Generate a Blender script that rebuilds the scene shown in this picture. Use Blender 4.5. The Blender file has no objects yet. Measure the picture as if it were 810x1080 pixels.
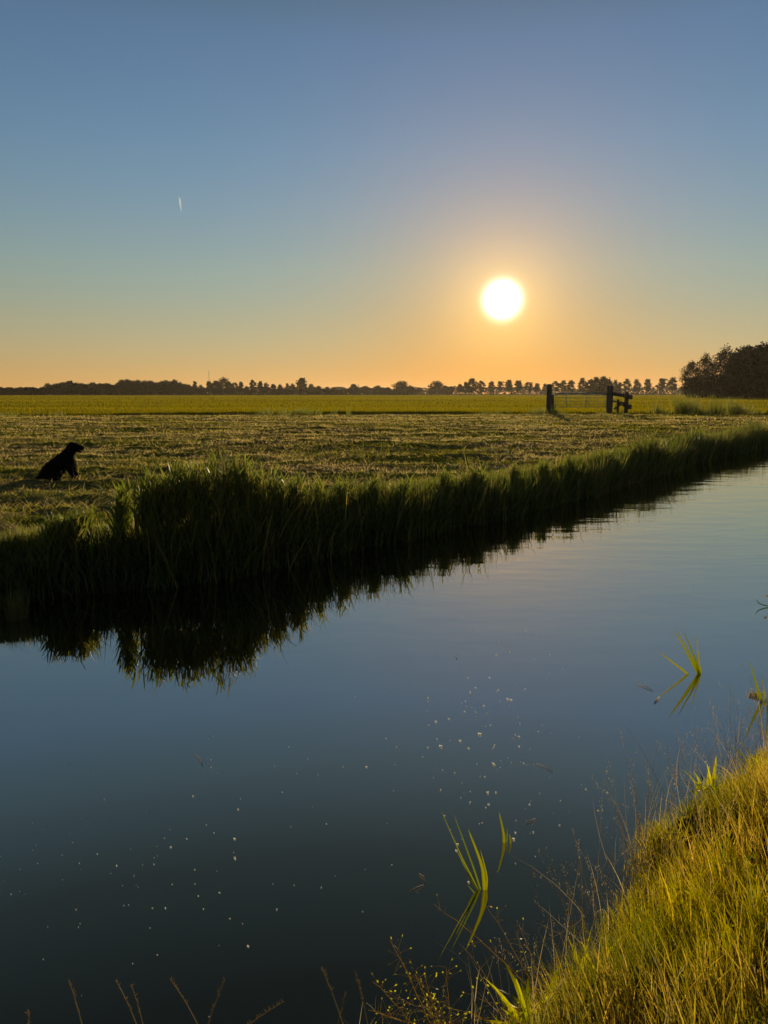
import bpy, bmesh, math, random
import numpy as np
from mathutils import Vector, Matrix, Quaternion
R = math.radians
S = bpy.context.scene
COL = S.collection

# ------------------------------------------------------------------ camera
H = 1.9                      # lens above the water
PITCH = R(8.76)
FPX = 811.0
cam = bpy.data.cameras.new('camera'); camo = bpy.data.objects.new('camera', cam); COL.objects.link(camo)
cam.sensor_fit = 'VERTICAL'; cam.sensor_height = 36; cam.lens = 36 * FPX / 1080
cam.clip_start = 0.05; cam.clip_end = 40000
camo.location = (0, 0, H); camo.rotation_euler = (math.pi / 2 - PITCH, 0, 0)
S.camera = camo

# ------------------------------------------------------------------ sun and sky
SUN_EL, SUN_AZ = R(6.60), R(8.5)
SD = Vector((math.sin(SUN_AZ) * math.cos(SUN_EL), math.cos(SUN_AZ) * math.cos(SUN_EL), math.sin(SUN_EL)))
sl = bpy.data.lights.new('sun', 'SUN'); slo = bpy.data.objects.new('sun', sl); COL.objects.link(slo)
sl.energy = 5.0; sl.angle = R(0.53); sl.color = (1.0, 0.80, 0.50)
slo.rotation_euler = SD.to_track_quat('Z', 'Y').to_euler(); slo.location = (0, 0, 60)

W = bpy.data.worlds.new('World'); S.world = W; W.use_nodes = True
nt = W.node_tree; nt.nodes.clear(); N = nt.nodes; L = nt.links
def node(t, **k):
    n = N.new(t)
    for a, b in k.items(): setattr(n, a, b)
    return n
def wmath(op, a, b=None, clamp=False):
    n = node('ShaderNodeMath', operation=op, use_clamp=clamp)
    for i, v in enumerate((a, b)):
        if v is None: continue
        if hasattr(v, 'is_linked'): L.new(v, n.inputs[i])
        else: n.inputs[i].default_value = v
    return n.outputs[0]
sky = node('ShaderNodeTexSky', sky_type='NISHITA', sun_disc=False, sun_elevation=SUN_EL, sun_rotation=SUN_AZ,
           altitude=0, air_density=1.0, dust_density=0.0, ozone_density=1.6)
tc = node('ShaderNodeTexCoord')
nrm = node('ShaderNodeVectorMath', operation='NORMALIZE'); L.new(tc.outputs['Generated'], nrm.inputs[0])
sep = node('ShaderNodeSeparateXYZ'); L.new(nrm.outputs[0], sep.inputs[0])
dt = node('ShaderNodeVectorMath', operation='DOT_PRODUCT'); L.new(nrm.outputs[0], dt.inputs[0]); dt.inputs[1].default_value = SD
ang = wmath('MULTIPLY', wmath('ARCCOSINE', wmath('MINIMUM', dt.outputs['Value'], 0.9999999)), 57.29578)
def gauss(w, p=2.0):          # exp(-(ang/w)^p)
    return wmath('POWER', 2.718281828, wmath('MULTIPLY', wmath('POWER', wmath('DIVIDE', ang, w), p), -1.0))
# air near the horizon is thicker and warmer: sky tint by elevation, darkened overhead to deepen water reflections and shade
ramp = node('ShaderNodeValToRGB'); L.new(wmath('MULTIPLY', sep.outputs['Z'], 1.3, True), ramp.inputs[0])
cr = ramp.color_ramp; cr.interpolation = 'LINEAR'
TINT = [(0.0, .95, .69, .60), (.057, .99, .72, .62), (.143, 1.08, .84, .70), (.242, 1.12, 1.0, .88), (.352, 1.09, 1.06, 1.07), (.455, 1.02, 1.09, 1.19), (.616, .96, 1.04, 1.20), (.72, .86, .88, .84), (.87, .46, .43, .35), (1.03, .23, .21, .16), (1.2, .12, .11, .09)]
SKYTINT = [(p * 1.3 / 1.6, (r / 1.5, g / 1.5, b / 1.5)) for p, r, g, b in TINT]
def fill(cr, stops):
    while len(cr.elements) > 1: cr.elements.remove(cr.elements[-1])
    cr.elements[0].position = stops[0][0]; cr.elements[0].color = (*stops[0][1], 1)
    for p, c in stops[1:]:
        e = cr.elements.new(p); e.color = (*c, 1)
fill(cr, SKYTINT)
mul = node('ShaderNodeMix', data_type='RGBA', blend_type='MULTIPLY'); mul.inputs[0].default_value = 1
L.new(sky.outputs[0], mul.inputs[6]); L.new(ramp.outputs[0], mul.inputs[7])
bg = node('ShaderNodeBackground'); # sky made slightly brighter away from the sun, as added fill
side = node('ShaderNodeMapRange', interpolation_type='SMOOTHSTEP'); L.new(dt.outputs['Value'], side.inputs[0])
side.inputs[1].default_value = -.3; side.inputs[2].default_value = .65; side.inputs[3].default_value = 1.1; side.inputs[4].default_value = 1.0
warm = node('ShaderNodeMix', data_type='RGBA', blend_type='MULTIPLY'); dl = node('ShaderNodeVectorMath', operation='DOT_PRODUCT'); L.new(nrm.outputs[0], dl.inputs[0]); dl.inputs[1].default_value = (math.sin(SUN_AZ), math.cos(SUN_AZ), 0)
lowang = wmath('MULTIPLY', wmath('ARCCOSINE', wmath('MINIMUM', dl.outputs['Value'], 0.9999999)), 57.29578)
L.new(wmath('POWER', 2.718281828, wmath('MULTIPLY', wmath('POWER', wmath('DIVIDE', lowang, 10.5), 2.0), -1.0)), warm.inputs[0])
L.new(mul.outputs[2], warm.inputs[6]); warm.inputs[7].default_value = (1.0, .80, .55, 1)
side_scale = node('ShaderNodeVectorMath', operation='SCALE'); L.new(warm.outputs[2], side_scale.inputs[0]); L.new(side.outputs[0], side_scale.inputs[3])
L.new(side_scale.outputs[0], bg.inputs[0]); bg.inputs[1].default_value = 0.15
def glow(w, p, col, s):
    b = node('ShaderNodeBackground'); b.inputs[0].default_value = (*col, 1)
    L.new(wmath('MULTIPLY', gauss(w, p), s), b.inputs[1]); return b.outputs[0]
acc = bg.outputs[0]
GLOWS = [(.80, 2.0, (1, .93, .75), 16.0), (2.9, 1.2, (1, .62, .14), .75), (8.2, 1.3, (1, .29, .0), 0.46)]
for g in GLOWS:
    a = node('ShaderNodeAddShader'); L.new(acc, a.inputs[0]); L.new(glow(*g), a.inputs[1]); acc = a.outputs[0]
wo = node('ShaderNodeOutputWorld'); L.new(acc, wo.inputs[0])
W.cycles.sampling_method = 'MANUAL'; W.cycles.sample_map_resolution = 1024

S.view_settings.view_transform = 'Standard'; S.view_settings.look = 'None'
S.view_settings.gamma = 1; S.view_settings.use_curve_mapping = False
S.view_settings.exposure = -0.3
S.render.engine = 'CYCLES'
S.cycles.use_denoising = True
S.cycles.max_bounces = 8; S.cycles.volume_bounces = 1; S.cycles.transparent_max_bounces = 8
S.cycles.sample_clamp_indirect = 4.0; S.cycles.caustics_reflective = False; S.cycles.caustics_refractive = False

# ------------------------------------------------------------------ helpers
rng = np.random.default_rng(7)
random.seed(7)
def P(x, y, z=0.0):
    """point of the plane at height z that photo pixel (x, y) looks at"""
    a = (x - 405) / FPX; b = (540 - y) / FPX
    dy = math.cos(PITCH) + b * math.sin(PITCH); dz = -math.sin(PITCH) + b * math.cos(PITCH)
    t = (z - H) / dz
    return Vector((a * t, dy * t, z))
def PD(x, y, Y):
    """point at forward distance Y seen at photo pixel (x, y)"""
    a = (x - 405) / FPX; b = (540 - y) / FPX
    dy = math.cos(PITCH) + b * math.sin(PITCH); dz = -math.sin(PITCH) + b * math.cos(PITCH)
    t = Y / dy
    return Vector((a * t, Y, H + dz * t))
AZ = R(39.7)
DU = np.array((math.sin(AZ), math.cos(AZ))); DV = np.array((-math.cos(AZ), math.sin(AZ)))
def uv2xy(u, v): return u * DU[0] + v * DV[0], u * DU[1] + v * DV[1]
def xy2uv(x, y): return x * DU[0] + y * DU[1], x * DV[0] + y * DV[1]

def hash2(ix, iy, seed):
    h = (ix.astype(np.int64) * 374761393 + iy.astype(np.int64) * 668265263 + seed * 1442695041) & 0xFFFFFFFF
    h = ((h ^ (h >> 13)) * 1274126177) & 0xFFFFFFFF
    return ((h ^ (h >> 16)) & 0xFFFF) / 65535.0
def vnoise(x, y, seed=0):
    x = np.asarray(x, float); y = np.asarray(y, float)
    ix = np.floor(x); iy = np.floor(y); fx = x - ix; fy = y - iy
    fx = fx * fx * (3 - 2 * fx); fy = fy * fy * (3 - 2 * fy)
    a = hash2(ix, iy, seed); b = hash2(ix + 1, iy, seed); c = hash2(ix, iy + 1, seed); d = hash2(ix + 1, iy + 1, seed)
    return a + (b - a) * fx + (c - a) * fy + (a - b - c + d) * fx * fy
def fbm(x, y, seed=0, o=4):
    s = 0; a = .5
    for k in range(o):
        s = s + a * vnoise(x * 2 ** k, y * 2 ** k, seed + k * 17); a *= .5
    return s / (1 - .5 ** o)
def sstep(a, b, x):
    t = np.clip((x - a) / (b - a), 0, 1); return t * t * (3 - 2 * t)

def mesh_np(name, V, F, mat, parent=None, attr=None, smooth=False):
    """V (n,3), F (m,k)"""
    me = bpy.data.meshes.new(name)
    V = np.ascontiguousarray(V, np.float32); F = np.ascontiguousarray(F, np.int32)
    me.vertices.add(len(V)); me.vertices.foreach_set('co', V.ravel())
    k = F.shape[1]
    me.loops.add(F.size); me.loops.foreach_set('vertex_index', F.ravel())
    me.polygons.add(len(F)); me.polygons.foreach_set('loop_start', np.arange(0, F.size, k, dtype=np.int32))
    me.update(calc_edges=True)
    me.polygons.foreach_set('use_smooth', np.full(len(F), smooth))
    if attr is not None:
        at = me.attributes.new('tone', 'FLOAT_COLOR', 'POINT')
        c = np.ones((len(V), 4), np.float32); c[:, :attr.shape[1]] = attr
        at.data.foreach_set('color', c.ravel())
    me.materials.append(mat)
    o = bpy.data.objects.new(name, me); COL.objects.link(o)
    if parent: o.parent = parent
    return o
def tag(o, label=None, cat=None, group=None, kind=None):
    if label: o['label'] = label
    if cat: o['category'] = cat
    if group: o['group'] = group
    if kind: o['kind'] = kind
    return o
def empty(name, loc=(0, 0, 0), rz=0.0):
    o = bpy.data.objects.new(name, None); COL.objects.link(o); o.location = loc; o.rotation_euler = (0, 0, rz)
    o.empty_display_size = .2
    return o
class MB:
    """collects polygons of one mesh"""
    def __init__(s): s.v = []; s.f = []
    def add(s, vs, fs):
        b = len(s.v); s.v += [tuple(p) for p in vs]; s.f += [tuple(i + b for i in f) for f in fs]
    def tube(s, pts, rad, n=8, cap=True):
        pts = [Vector(p) for p in pts]
        rad = rad if hasattr(rad, '__len__') else [rad] * len(pts)
        rings = []
        ref = Vector((0.13, .98, .11))
        for i, p in enumerate(pts):
            t = (pts[min(i + 1, len(pts) - 1)] - pts[max(i - 1, 0)]).normalized()
            if abs(t.dot(ref)) > .95: ref = Vector((1, 0, .1))
            a = t.cross(ref).normalized(); b = t.cross(a)
            rings.append([p + (a * math.cos(q) + b * math.sin(q)) * rad[i] for q in [2 * math.pi * k / n for k in range(n)]])
        vs = [q for r in rings for q in r]; fs = []
        for i in range(len(pts) - 1):
            for k in range(n):
                fs.append((i * n + k, i * n + (k + 1) % n, (i + 1) * n + (k + 1) % n, (i + 1) * n + k))
        if cap: fs.append(tuple(range(n - 1, -1, -1))); fs.append(tuple((len(pts) - 1) * n + k for k in range(n)))
        s.add(vs, fs)
    def box(s, c, size, rot=None):
        hx, hy, hz = [q / 2 for q in size]; c = Vector(c)
        vs = [Vector((x, y, z)) for x in (-hx, hx) for y in (-hy, hy) for z in (-hz, hz)]
        if rot is not None: vs = [rot @ q for q in vs]
        s.add([c + q for q in vs], [(0, 1, 3, 2), (4, 6, 7, 5), (0, 4, 5, 1), (2, 3, 7, 6), (0, 2, 6, 4), (1, 5, 7, 3)])
    def build(s, name, mat, parent=None, smooth=False, bevel=0, sub=0, jitter=0):
        me = bpy.data.meshes.new(name); me.from_pydata(s.v, [], s.f); me.update()
        bm = bmesh.new(); bm.from_mesh(me)
        bmesh.ops.recalc_face_normals(bm, faces=bm.faces)
        if bevel: bmesh.ops.bevel(bm, geom=list(bm.edges), offset=bevel, segments=2, affect='EDGES', profile=.6)
        if sub: bmesh.ops.subdivide_edges(bm, edges=list(bm.edges), cuts=sub, use_grid_fill=True)
        if jitter:
            rd = random.Random(3)
            for q in bm.verts: q.co += Vector((rd.gauss(0, 1), rd.gauss(0, 1), rd.gauss(0, 1))) * jitter
        bm.to_mesh(me); bm.free()
        for p in me.polygons: p.use_smooth = smooth
        me.materials.append(mat)
        o = bpy.data.objects.new(name, me); COL.objects.link(o)
        if parent: o.parent = parent
        return o

# ------------------------------------------------------------------ materials
def mat_new(name):
    m = bpy.data.materials.new(name); m.use_nodes = True; m.node_tree.nodes.clear(); return m, m.node_tree
def leafy(name, c0, c1, dry, trans=0.5, rough=0.55, val=1.5, spec=.25):
    """blade material: tone.r picks green c0..c1, tone.g how dry, tone.b the height along the blade"""
    m, t = mat_new(name); n = t.nodes; l = t.links
    at = n.new('ShaderNodeAttribute'); at.attribute_name = 'tone'
    sp = n.new('ShaderNodeSeparateColor'); l.new(at.outputs['Color'], sp.inputs[0])
    a = n.new('ShaderNodeMix'); a.data_type = 'RGBA'; a.inputs[6].default_value = (*c0, 1); a.inputs[7].default_value = (*c1, 1)
    l.new(sp.outputs[0], a.inputs[0])
    b = n.new('ShaderNodeMix'); b.data_type = 'RGBA'; b.inputs[7].default_value = (*dry, 1)
    l.new(a.outputs[2], b.inputs[6]); l.new(sp.outputs[1], b.inputs[0])
    col = b.outputs[2]
    d = n.new('ShaderNodeBsdfPrincipled'); d.inputs['Roughness'].default_value = rough; d.inputs['Specular IOR Level'].default_value = spec
    l.new(col, d.inputs['Base Color'])
    tr = n.new('ShaderNodeBsdfTranslucent')
    hs = n.new('ShaderNodeHueSaturation'); hs.inputs['Saturation'].default_value = 1.15; hs.inputs['Value'].default_value = val
    l.new(col, hs.inputs['Color']); l.new(hs.outputs[0], tr.inputs[0])
    mx = n.new('ShaderNodeMixShader'); mx.inputs[0].default_value = trans
    l.new(d.outputs[0], mx.inputs[1]); l.new(tr.outputs[0], mx.inputs[2])
    o = n.new('ShaderNodeOutputMaterial'); l.new(mx.outputs[0], o.inputs[0])
    return m
def noisy(name, c0, c1, scale=8, rough=.8, bump=.3, bdist=.01, detail=5, stretch=(1, 1, 1), spec=.3):
    m, t = mat_new(name); n = t.nodes; l = t.links
    tcn = n.new('ShaderNodeTexCoord'); mp = n.new('ShaderNodeMapping'); mp.inputs['Scale'].default_value = stretch
    l.new(tcn.outputs['Object'], mp.inputs[0])
    z = n.new('ShaderNodeTexNoise'); z.inputs['Scale'].default_value = scale; z.inputs['Detail'].default_value = detail
    l.new(mp.outputs[0], z.inputs['Vector'])
    r = n.new('ShaderNodeValToRGB'); r.color_ramp.elements[0].position = .3; r.color_ramp.elements[1].position = .7
    r.color_ramp.elements[0].color = (*c0, 1); r.color_ramp.elements[1].color = (*c1, 1); l.new(z.outputs[0], r.inputs[0])
    d = n.new('ShaderNodeBsdfPrincipled'); d.inputs['Roughness'].default_value = rough; d.inputs['Specular IOR Level'].default_value = spec
    l.new(r.outputs[0], d.inputs['Base Color'])
    bp = n.new('ShaderNodeBump'); bp.inputs['Strength'].default_value = bump; bp.inputs['Distance'].default_value = bdist
    l.new(z.outputs[0], bp.inputs['Height']); l.new(bp.outputs[0], d.inputs['Normal'])
    o = n.new('ShaderNodeOutputMaterial'); l.new(d.outputs[0], o.inputs[0])
    return m
M = {}
M['wood'] = noisy('weathered_wood', (.05, .038, .028), (.14, .11, .08), 14, .85, .6, .02, stretch=(1, 1, .2))
M['metal'] = noisy('galvanised_metal', (.25, .25, .24), (.4, .39, .37), 30, .5, .1, .002)
M['fur'] = noisy('black_fur', (.003, .0025, .002), (.008, .006, .005), 60, .8, .8, .01, stretch=(.4, 1, 1), spec=.08)
M['nose'] = noisy('wet_nose', (.006, .005, .005), (.01, .009, .009), 40, .25, .1, .002)
M['tongue'] = noisy('pink_tongue', (.35, .09, .08), (.45, .14, .12), 40, .4, .1, .002)
M['bark'] = noisy('bark', (.03, .024, .018), (.08, .065, .05), 3, .9, .6, .05, stretch=(1, 1, .3))
M['reed'] = leafy('reed_leaf', (.026, .042, .010), (.10, .13, .020), (.26, .20, .08), .5, .5, val=2.4, spec=.35)
M['bank'] = leafy('bank_grass_blade', (.05, .07, .008), (.23, .20, .018), (.50, .34, .10), .64, val=2.3)
M['meadow'] = leafy('meadow_blade', (.11, .105, .012), (.27, .22, .022), (.30, .23, .045), .55, .9)
M['field'] = leafy('mown_grass_blade', (.15, .15, .02), (.42, .35, .06), (.62, .48, .22), .58, val=1.7)
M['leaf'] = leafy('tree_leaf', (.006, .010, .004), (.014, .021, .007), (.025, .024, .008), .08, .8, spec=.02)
M['wet'] = leafy('water_plant_leaf', (.12, .17, .016), (.26, .28, .025), (.46, .36, .05), .64, .4, 2.5)
M['straw'] = leafy('dry_stem', (.12, .10, .04), (.22, .17, .07), (.42, .34, .2), .5, val=2.2)
M['fleck'] = leafy('pale_fleck', (.6, .6, .56), (.75, .73, .68), (.8, .8, .75), .75, val=1.2)

# ------------------------------------------------------------------ the lie of the land
FAR_U = [-60, 0, 2.6, 3.3, 4.0, 4.9, 7.3, 10.4, 14.4, 22.7, 29.3, 45, 400]
FAR_V = [7.3, 7.2, 7.0, 6.95, 6.6, 6.25, 6.2, 6.05, 6.25, 7.0, 7.0, 6.8, 6.8]
NEAR_U = [-60, -6, -2, 0.25, .73, 1.2, 1.7, 2.2, 2.8, 3.7, 4.1, 4.8, 7, 12, 400]
NEAR_V = [2.2, 2.6, 2.45, 2.15, 1.66, 1.34, 1.13, 1.0, 1.14, 1.08, 1.04, .86, .6, .6, .6]
def far_w(u): return np.interp(u, FAR_U, FAR_V) + .16 * (vnoise(u * .9, u * 0 + 3, 5) - .5) + .08 * (vnoise(u * 3.1, u * 0, 6) - .5)
def near_w(u): return np.interp(u, NEAR_U, NEAR_V) + .10 * (vnoise(u * 2.2, u * 0 + 9, 8) - .5)
FIELD = 0.5
def ditch_y(x): return 54.5 + .05 * x + .8 * np.sin(x * .07)
def ground_z(x, y):
    u, v = xy2uv(x, y)
    fw, nw = far_w(u), near_w(u)
    f = v - fw; nr = nw - v
    # far side: steep bank, then the level field
    bankw = .55 + .35 * sstep(5, 2, u)
    zf = -.05 + (FIELD + .02) * sstep(-.12, bankw, f) ** .8
    zn = -.04 + .36 * np.clip(nr, 0, 1.5) + .1 * sstep(1.5, 4, nr)
    mid = -np.minimum(np.clip(-f, 0, 3), np.clip(-nr, 0, 3)) * .5 - .06
    z = np.where(f > -.12, zf, np.where(nr > 0, zn, mid))
    r = np.hypot(x, y)
    land = sstep(.35, 1.1, f)
    fade = sstep(120, 25, r)
    rough = (fbm(x * 1.1, y * 1.7, 21) - .5) * .17 + (fbm(x * 4.5, y * 6.5, 31, 3) - .5) * .15 * sstep(.35, .65, fbm(x * .35, y * .8, 41, 3))
    sw = (fbm(x * .10, y * .45, 51, 3) - .5) * .10
    z = z + land * (rough * fade + sw * sstep(400, 60, r))
    # shallow ditch that ends the mown field
    dd = (y - ditch_y(x)) / 1.6
    z = z - .22 * np.exp(-dd * dd) * land
    z = z + sstep(.25, .9, nr) * ((fbm(x * 2.6, y * 2.6, 61) - .5) * .24)
    return z
def geo_axis(lo, f0, f1, hi, step, g):
    a = list(np.arange(f0, f1, step)); s = step; x = a[-1]
    while x < hi: s *= g; x += s; a.append(x)
    b = []; s = step; x = f0
    while x > lo: s *= g; x -= s; b.append(x)
    return np.array(b[::-1] + a)
ua = geo_axis(-3600, -1, 20, 3600, .085, 1.017)
va = geo_axis(-3600, .4, 9.5, 3600, .06, 1.017)
UU, VV = np.meshgrid(ua, va, indexing='ij')
XX, YY = uv2xy(UU, VV)
ZZ = ground_z(XX, YY)
nu, nv = len(ua), len(va)
idx = np.arange(nu * nv).reshape(nu, nv)
F = np.stack([idx[:-1, :-1], idx[1:, :-1], idx[1:, 1:], idx[:-1, 1:]], -1).reshape(-1, 4)
gm, t = mat_new('meadow_ground'); n = t.nodes; l = t.links
geo = n.new('ShaderNodeNewGeometry')
def gnoise(scale, det, st=(1, 1, 1), rough=.6):
    mp = n.new('ShaderNodeMapping'); mp.inputs['Scale'].default_value = st; l.new(geo.outputs['Position'], mp.inputs[0])
    z = n.new('ShaderNodeTexNoise'); z.inputs['Scale'].default_value = scale; z.inputs['Detail'].default_value = det
    z.inputs['Roughness'].default_value = rough; l.new(mp.outputs[0], z.inputs[0]); return z.outputs[0]
def gramp(src, stops):
    r = n.new('ShaderNodeValToRGB'); fill(r.color_ramp, stops); l.new(src, r.inputs[0]); return r.outputs[0]
def gmix(fac, a, b, bt='MIX'):
    x = n.new('ShaderNodeMix'); x.data_type = 'RGBA'; x.blend_type = bt
    for i, s_ in ((0, fac), (6, a), (7, b)):
        if hasattr(s_, 'is_linked'): l.new(s_, x.inputs[i])
        else: x.inputs[i].default_value = s_ if i == 0 else (*s_, 1)
    return x.outputs[2]
def gm_(op, a, b=None, clamp=False):
    x = n.new('ShaderNodeMath'); x.operation = op; x.use_clamp = clamp
    for i, s_ in enumerate((a, b)):
        if s_ is None: continue
        if hasattr(s_, 'is_linked'): l.new(s_, x.inputs[i])
        else: x.inputs[i].default_value = s_
    return x.outputs[0]
sx = n.new('ShaderNodeSeparateXYZ'); l.new(geo.outputs['Position'], sx.inputs[0])
n1 = gnoise(2.6, 6, (1, 1.8, 1), .7); n2 = gnoise(.22, 4, (1, 2.6, 1)); n3 = gnoise(14, 4, (1, 1.3, 1), .75)
mown = gmix(gramp(n2, [(.42, (0, 0, 0)), (.56, (1, 1, 1))]), gramp(n1, [(.3, (.13, .10, .05)), (.5, (.26, .20, .09)), (.7, (.42, .33, .16))]),
            gramp(n1, [(.3, (.08, .10, .015)), (.5, (.19, .21, .03)), (.7, (.30, .30, .05))]))
mown = gmix(.5, mown, gramp(n3, [(.3, (.35, .35, .35)), (.7, (1.4, 1.4, 1.4))]), 'MULTIPLY')
n4 = gnoise(.02, 4, (1, 6, 1)); n5 = gnoise(.5, 4, (.25, 1, 1))
lush = gmix(gramp(n5, [(.35, (0, 0, 0)), (.7, (1, 1, 1))]), gramp(n4, [(.35, (.10, .10, .010)), (.5, (.17, .155, .015)), (.65, (.24, .20, .025))]), (.20, .19, .03))
farf = gm_('MULTIPLY', gm_('SUBTRACT', gm_('ADD', sx.outputs['Y'], gm_('MULTIPLY', n2, 3.0)), 57.0), .6, True)
soil = gnoise(9, 6)
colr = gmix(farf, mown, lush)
# bare dark earth on the canal banks below the turf
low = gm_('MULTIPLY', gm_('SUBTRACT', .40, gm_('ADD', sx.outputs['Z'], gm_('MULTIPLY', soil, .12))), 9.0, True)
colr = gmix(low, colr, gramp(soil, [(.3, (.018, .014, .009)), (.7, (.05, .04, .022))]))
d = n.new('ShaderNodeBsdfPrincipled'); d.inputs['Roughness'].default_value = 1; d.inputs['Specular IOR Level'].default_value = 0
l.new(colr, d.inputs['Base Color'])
bp = n.new('ShaderNodeBump'); bp.inputs['Strength'].default_value = .8; bp.inputs['Distance'].default_value = .05
l.new(gm_('ADD', n1, gm_('MULTIPLY', n3, .5)), bp.inputs['Height']); l.new(bp.outputs[0], d.inputs['Normal'])
o = n.new('ShaderNodeOutputMaterial'); l.new(d.outputs[0], o.inputs[0])
ground = mesh_np('ground', np.stack([XX, YY, ZZ], -1).reshape(-1, 3), F, gm, smooth=True)
tag(ground, kind='structure')

# water
wm, t = mat_new('canal_water'); n = t.nodes; l = t.links
geo = n.new('ShaderNodeNewGeometry')
d = n.new('ShaderNodeBsdfPrincipled'); d.inputs['Base Color'].default_value = (.010, .009, .006, 1)
d.inputs['Roughness'].default_value = .015; d.inputs['IOR'].default_value = 2.2
a = gnoise(.9, 2, (1, 2.2, 1)); b = gnoise(5.0, 2, (.6, 1.6, 1)); sx = n.new('ShaderNodeSeparateXYZ'); l.new(geo.outputs['Position'], sx.inputs[0])
amp = gm_('ADD', .06, gm_('MULTIPLY', gm_('SUBTRACT', sx.outputs['Y'], 4.0), .12, True))   # a breath of wind farther out
h = gm_('MULTIPLY', gm_('ADD', a, gm_('MULTIPLY', b, .10)), amp)
bp = n.new('ShaderNodeBump'); bp.inputs['Strength'].default_value = 1; bp.inputs['Distance'].default_value = .008
l.new(h, bp.inputs['Height']); l.new(bp.outputs[0], d.inputs['Normal'])
gl = n.new('ShaderNodeBsdfGlossy'); gl.inputs['Roughness'].default_value = .015; gl.inputs[0].default_value = (.98, .92, .76, 1); l.new(bp.outputs[0], gl.inputs['Normal'])
mx = n.new('ShaderNodeMixShader'); mx.inputs[0].default_value = .42; d.inputs['Specular Tint'].default_value = (1, .95, .82, 1); l.new(d.outputs[0], mx.inputs[1]); l.new(gl.outputs[0], mx.inputs[2])
o = n.new('ShaderNodeOutputMaterial'); l.new(mx.outputs[0], o.inputs[0])
us = np.concatenate([np.linspace(-60, 60, 121), np.linspace(70, 400, 34)])
vw = []
for q in us:
    for vv in (near_w(np.array(q)) - .25, far_w(np.array(q)) + .25):
        x, y = uv2xy(q, float(vv)); vw.append((x, y, 0))
Fw = [(2 * i, 2 * i + 2, 2 * i + 3, 2 * i + 1) for i in range(len(us) - 1)]
tag(mesh_np('water', np.array(vw), np.array(Fw), wm), kind='structure')

# ------------------------------------------------------------------ grasses
def blades(name, pos, length, width, lean, mat, seg=4, heading=None, droop=None, tone=None, parent=None, twist=None):
    """one mesh of curved, tapering blades. lean: tilt at the root, droop: added tilt to the tip (radians)"""
    n_ = len(pos)
    az = rng.uniform(0, 2 * np.pi, n_) if heading is None else heading
    face = rng.uniform(0, 2 * np.pi, n_) if twist is None else twist
    droop = np.zeros(n_) if droop is None else droop
    V = np.zeros((n_, (seg) * 2 + 1, 3)); T = np.zeros((n_, seg * 2 + 1, 3))
    p = np.array(pos, float); st = length / seg
    hx, hy = np.cos(az), np.sin(az)
    wx, wy = np.cos(face), np.sin(face)
    tone = rng.random((n_, 2)) * np.array([1, .4]) if tone is None else tone
    for k in range(seg + 1):
        s = k / seg
        w = width * (1 - s) ** .6 * (.75 + .5 * min(s * 3, 1)) * .5
        if k < seg:
            for j, sg in ((0, -1), (1, 1)):
                V[:, 2 * k + j] = p + np.stack([wx * w * sg, wy * w * sg, 0 * w], -1); T[:, 2 * k + j, 2] = s
        else:
            V[:, 2 * k] = p; T[:, 2 * k, 2] = 1
        a = lean + droop * s
        p = p + np.stack([np.sin(a) * hx, np.sin(a) * hy, np.cos(a)], -1) * st[:, None]
    T[:, :, 0] = tone[:, 0:1]; T[:, :, 1] = tone[:, 1:2]
    nvb = seg * 2 + 1; base = (np.arange(n_) * nvb)[:, None]
    f = []
    for k in range(seg - 1):
        f.append([2 * k, 2 * k + 1, 2 * k + 3]); f.append([2 * k, 2 * k + 3, 2 * k + 2])
    f.append([2 * seg - 2, 2 * seg - 1, 2 * seg])
    Fb = (base[:, :, None] + np.array(f)[None]).reshape(-1, 3)
    return mesh_np(name, V.reshape(-1, 3), Fb, mat, parent, T.reshape(-1, 3), smooth=True)
def on_ground(x, y, dz=-.01): return np.stack([x, y, ground_z(x, y) + dz], -1)

# mown field, nearest 55 m
NF = 330000
az = rng.uniform(R(-36), R(36), NF); r = 6.5 + 50 * rng.random(NF) ** 1.25
x = r * np.sin(az); y = r * np.cos(az); u, v = xy2uv(x, y); f = v - far_w(u)
clump = fbm(x * 2.4, y * 3.6, 71, 3); patch = fbm(x * .3, y * .7, 81, 3)
keep = (f > .35) & (y < ditch_y(x) - 1) & (rng.random(NF) < sstep(.3, .6, clump) * .85 + .15)
x, y, r, clump, patch, f = [q[keep] for q in (x, y, r, clump, patch, f)]
k = len(x)
edge = sstep(1.3, .4, f)
Lb = (.035 + .06 * rng.random(k) ** 2) * (.7 + .8 * clump) * (1 + edge * 1.4) * (1 + r * .008)
dry = np.clip((patch - .46) * 7 + .3 + rng.normal(0, .2, k), 0, 1) * (1 - .6 * edge)
blades('mown_grass', on_ground(x, y), Lb, .0035 * np.maximum(1, r / 9), np.clip(rng.normal(1.0, .35, k), 0, 1.45), M['field'], seg=2,
       droop=rng.uniform(0, .8, k), tone=np.stack([rng.random(k), dry], -1))
tag(bpy.data.objects['mown_grass'], 'short mown grass with dry clippings across the near field', 'grass', kind='stuff')

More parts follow.
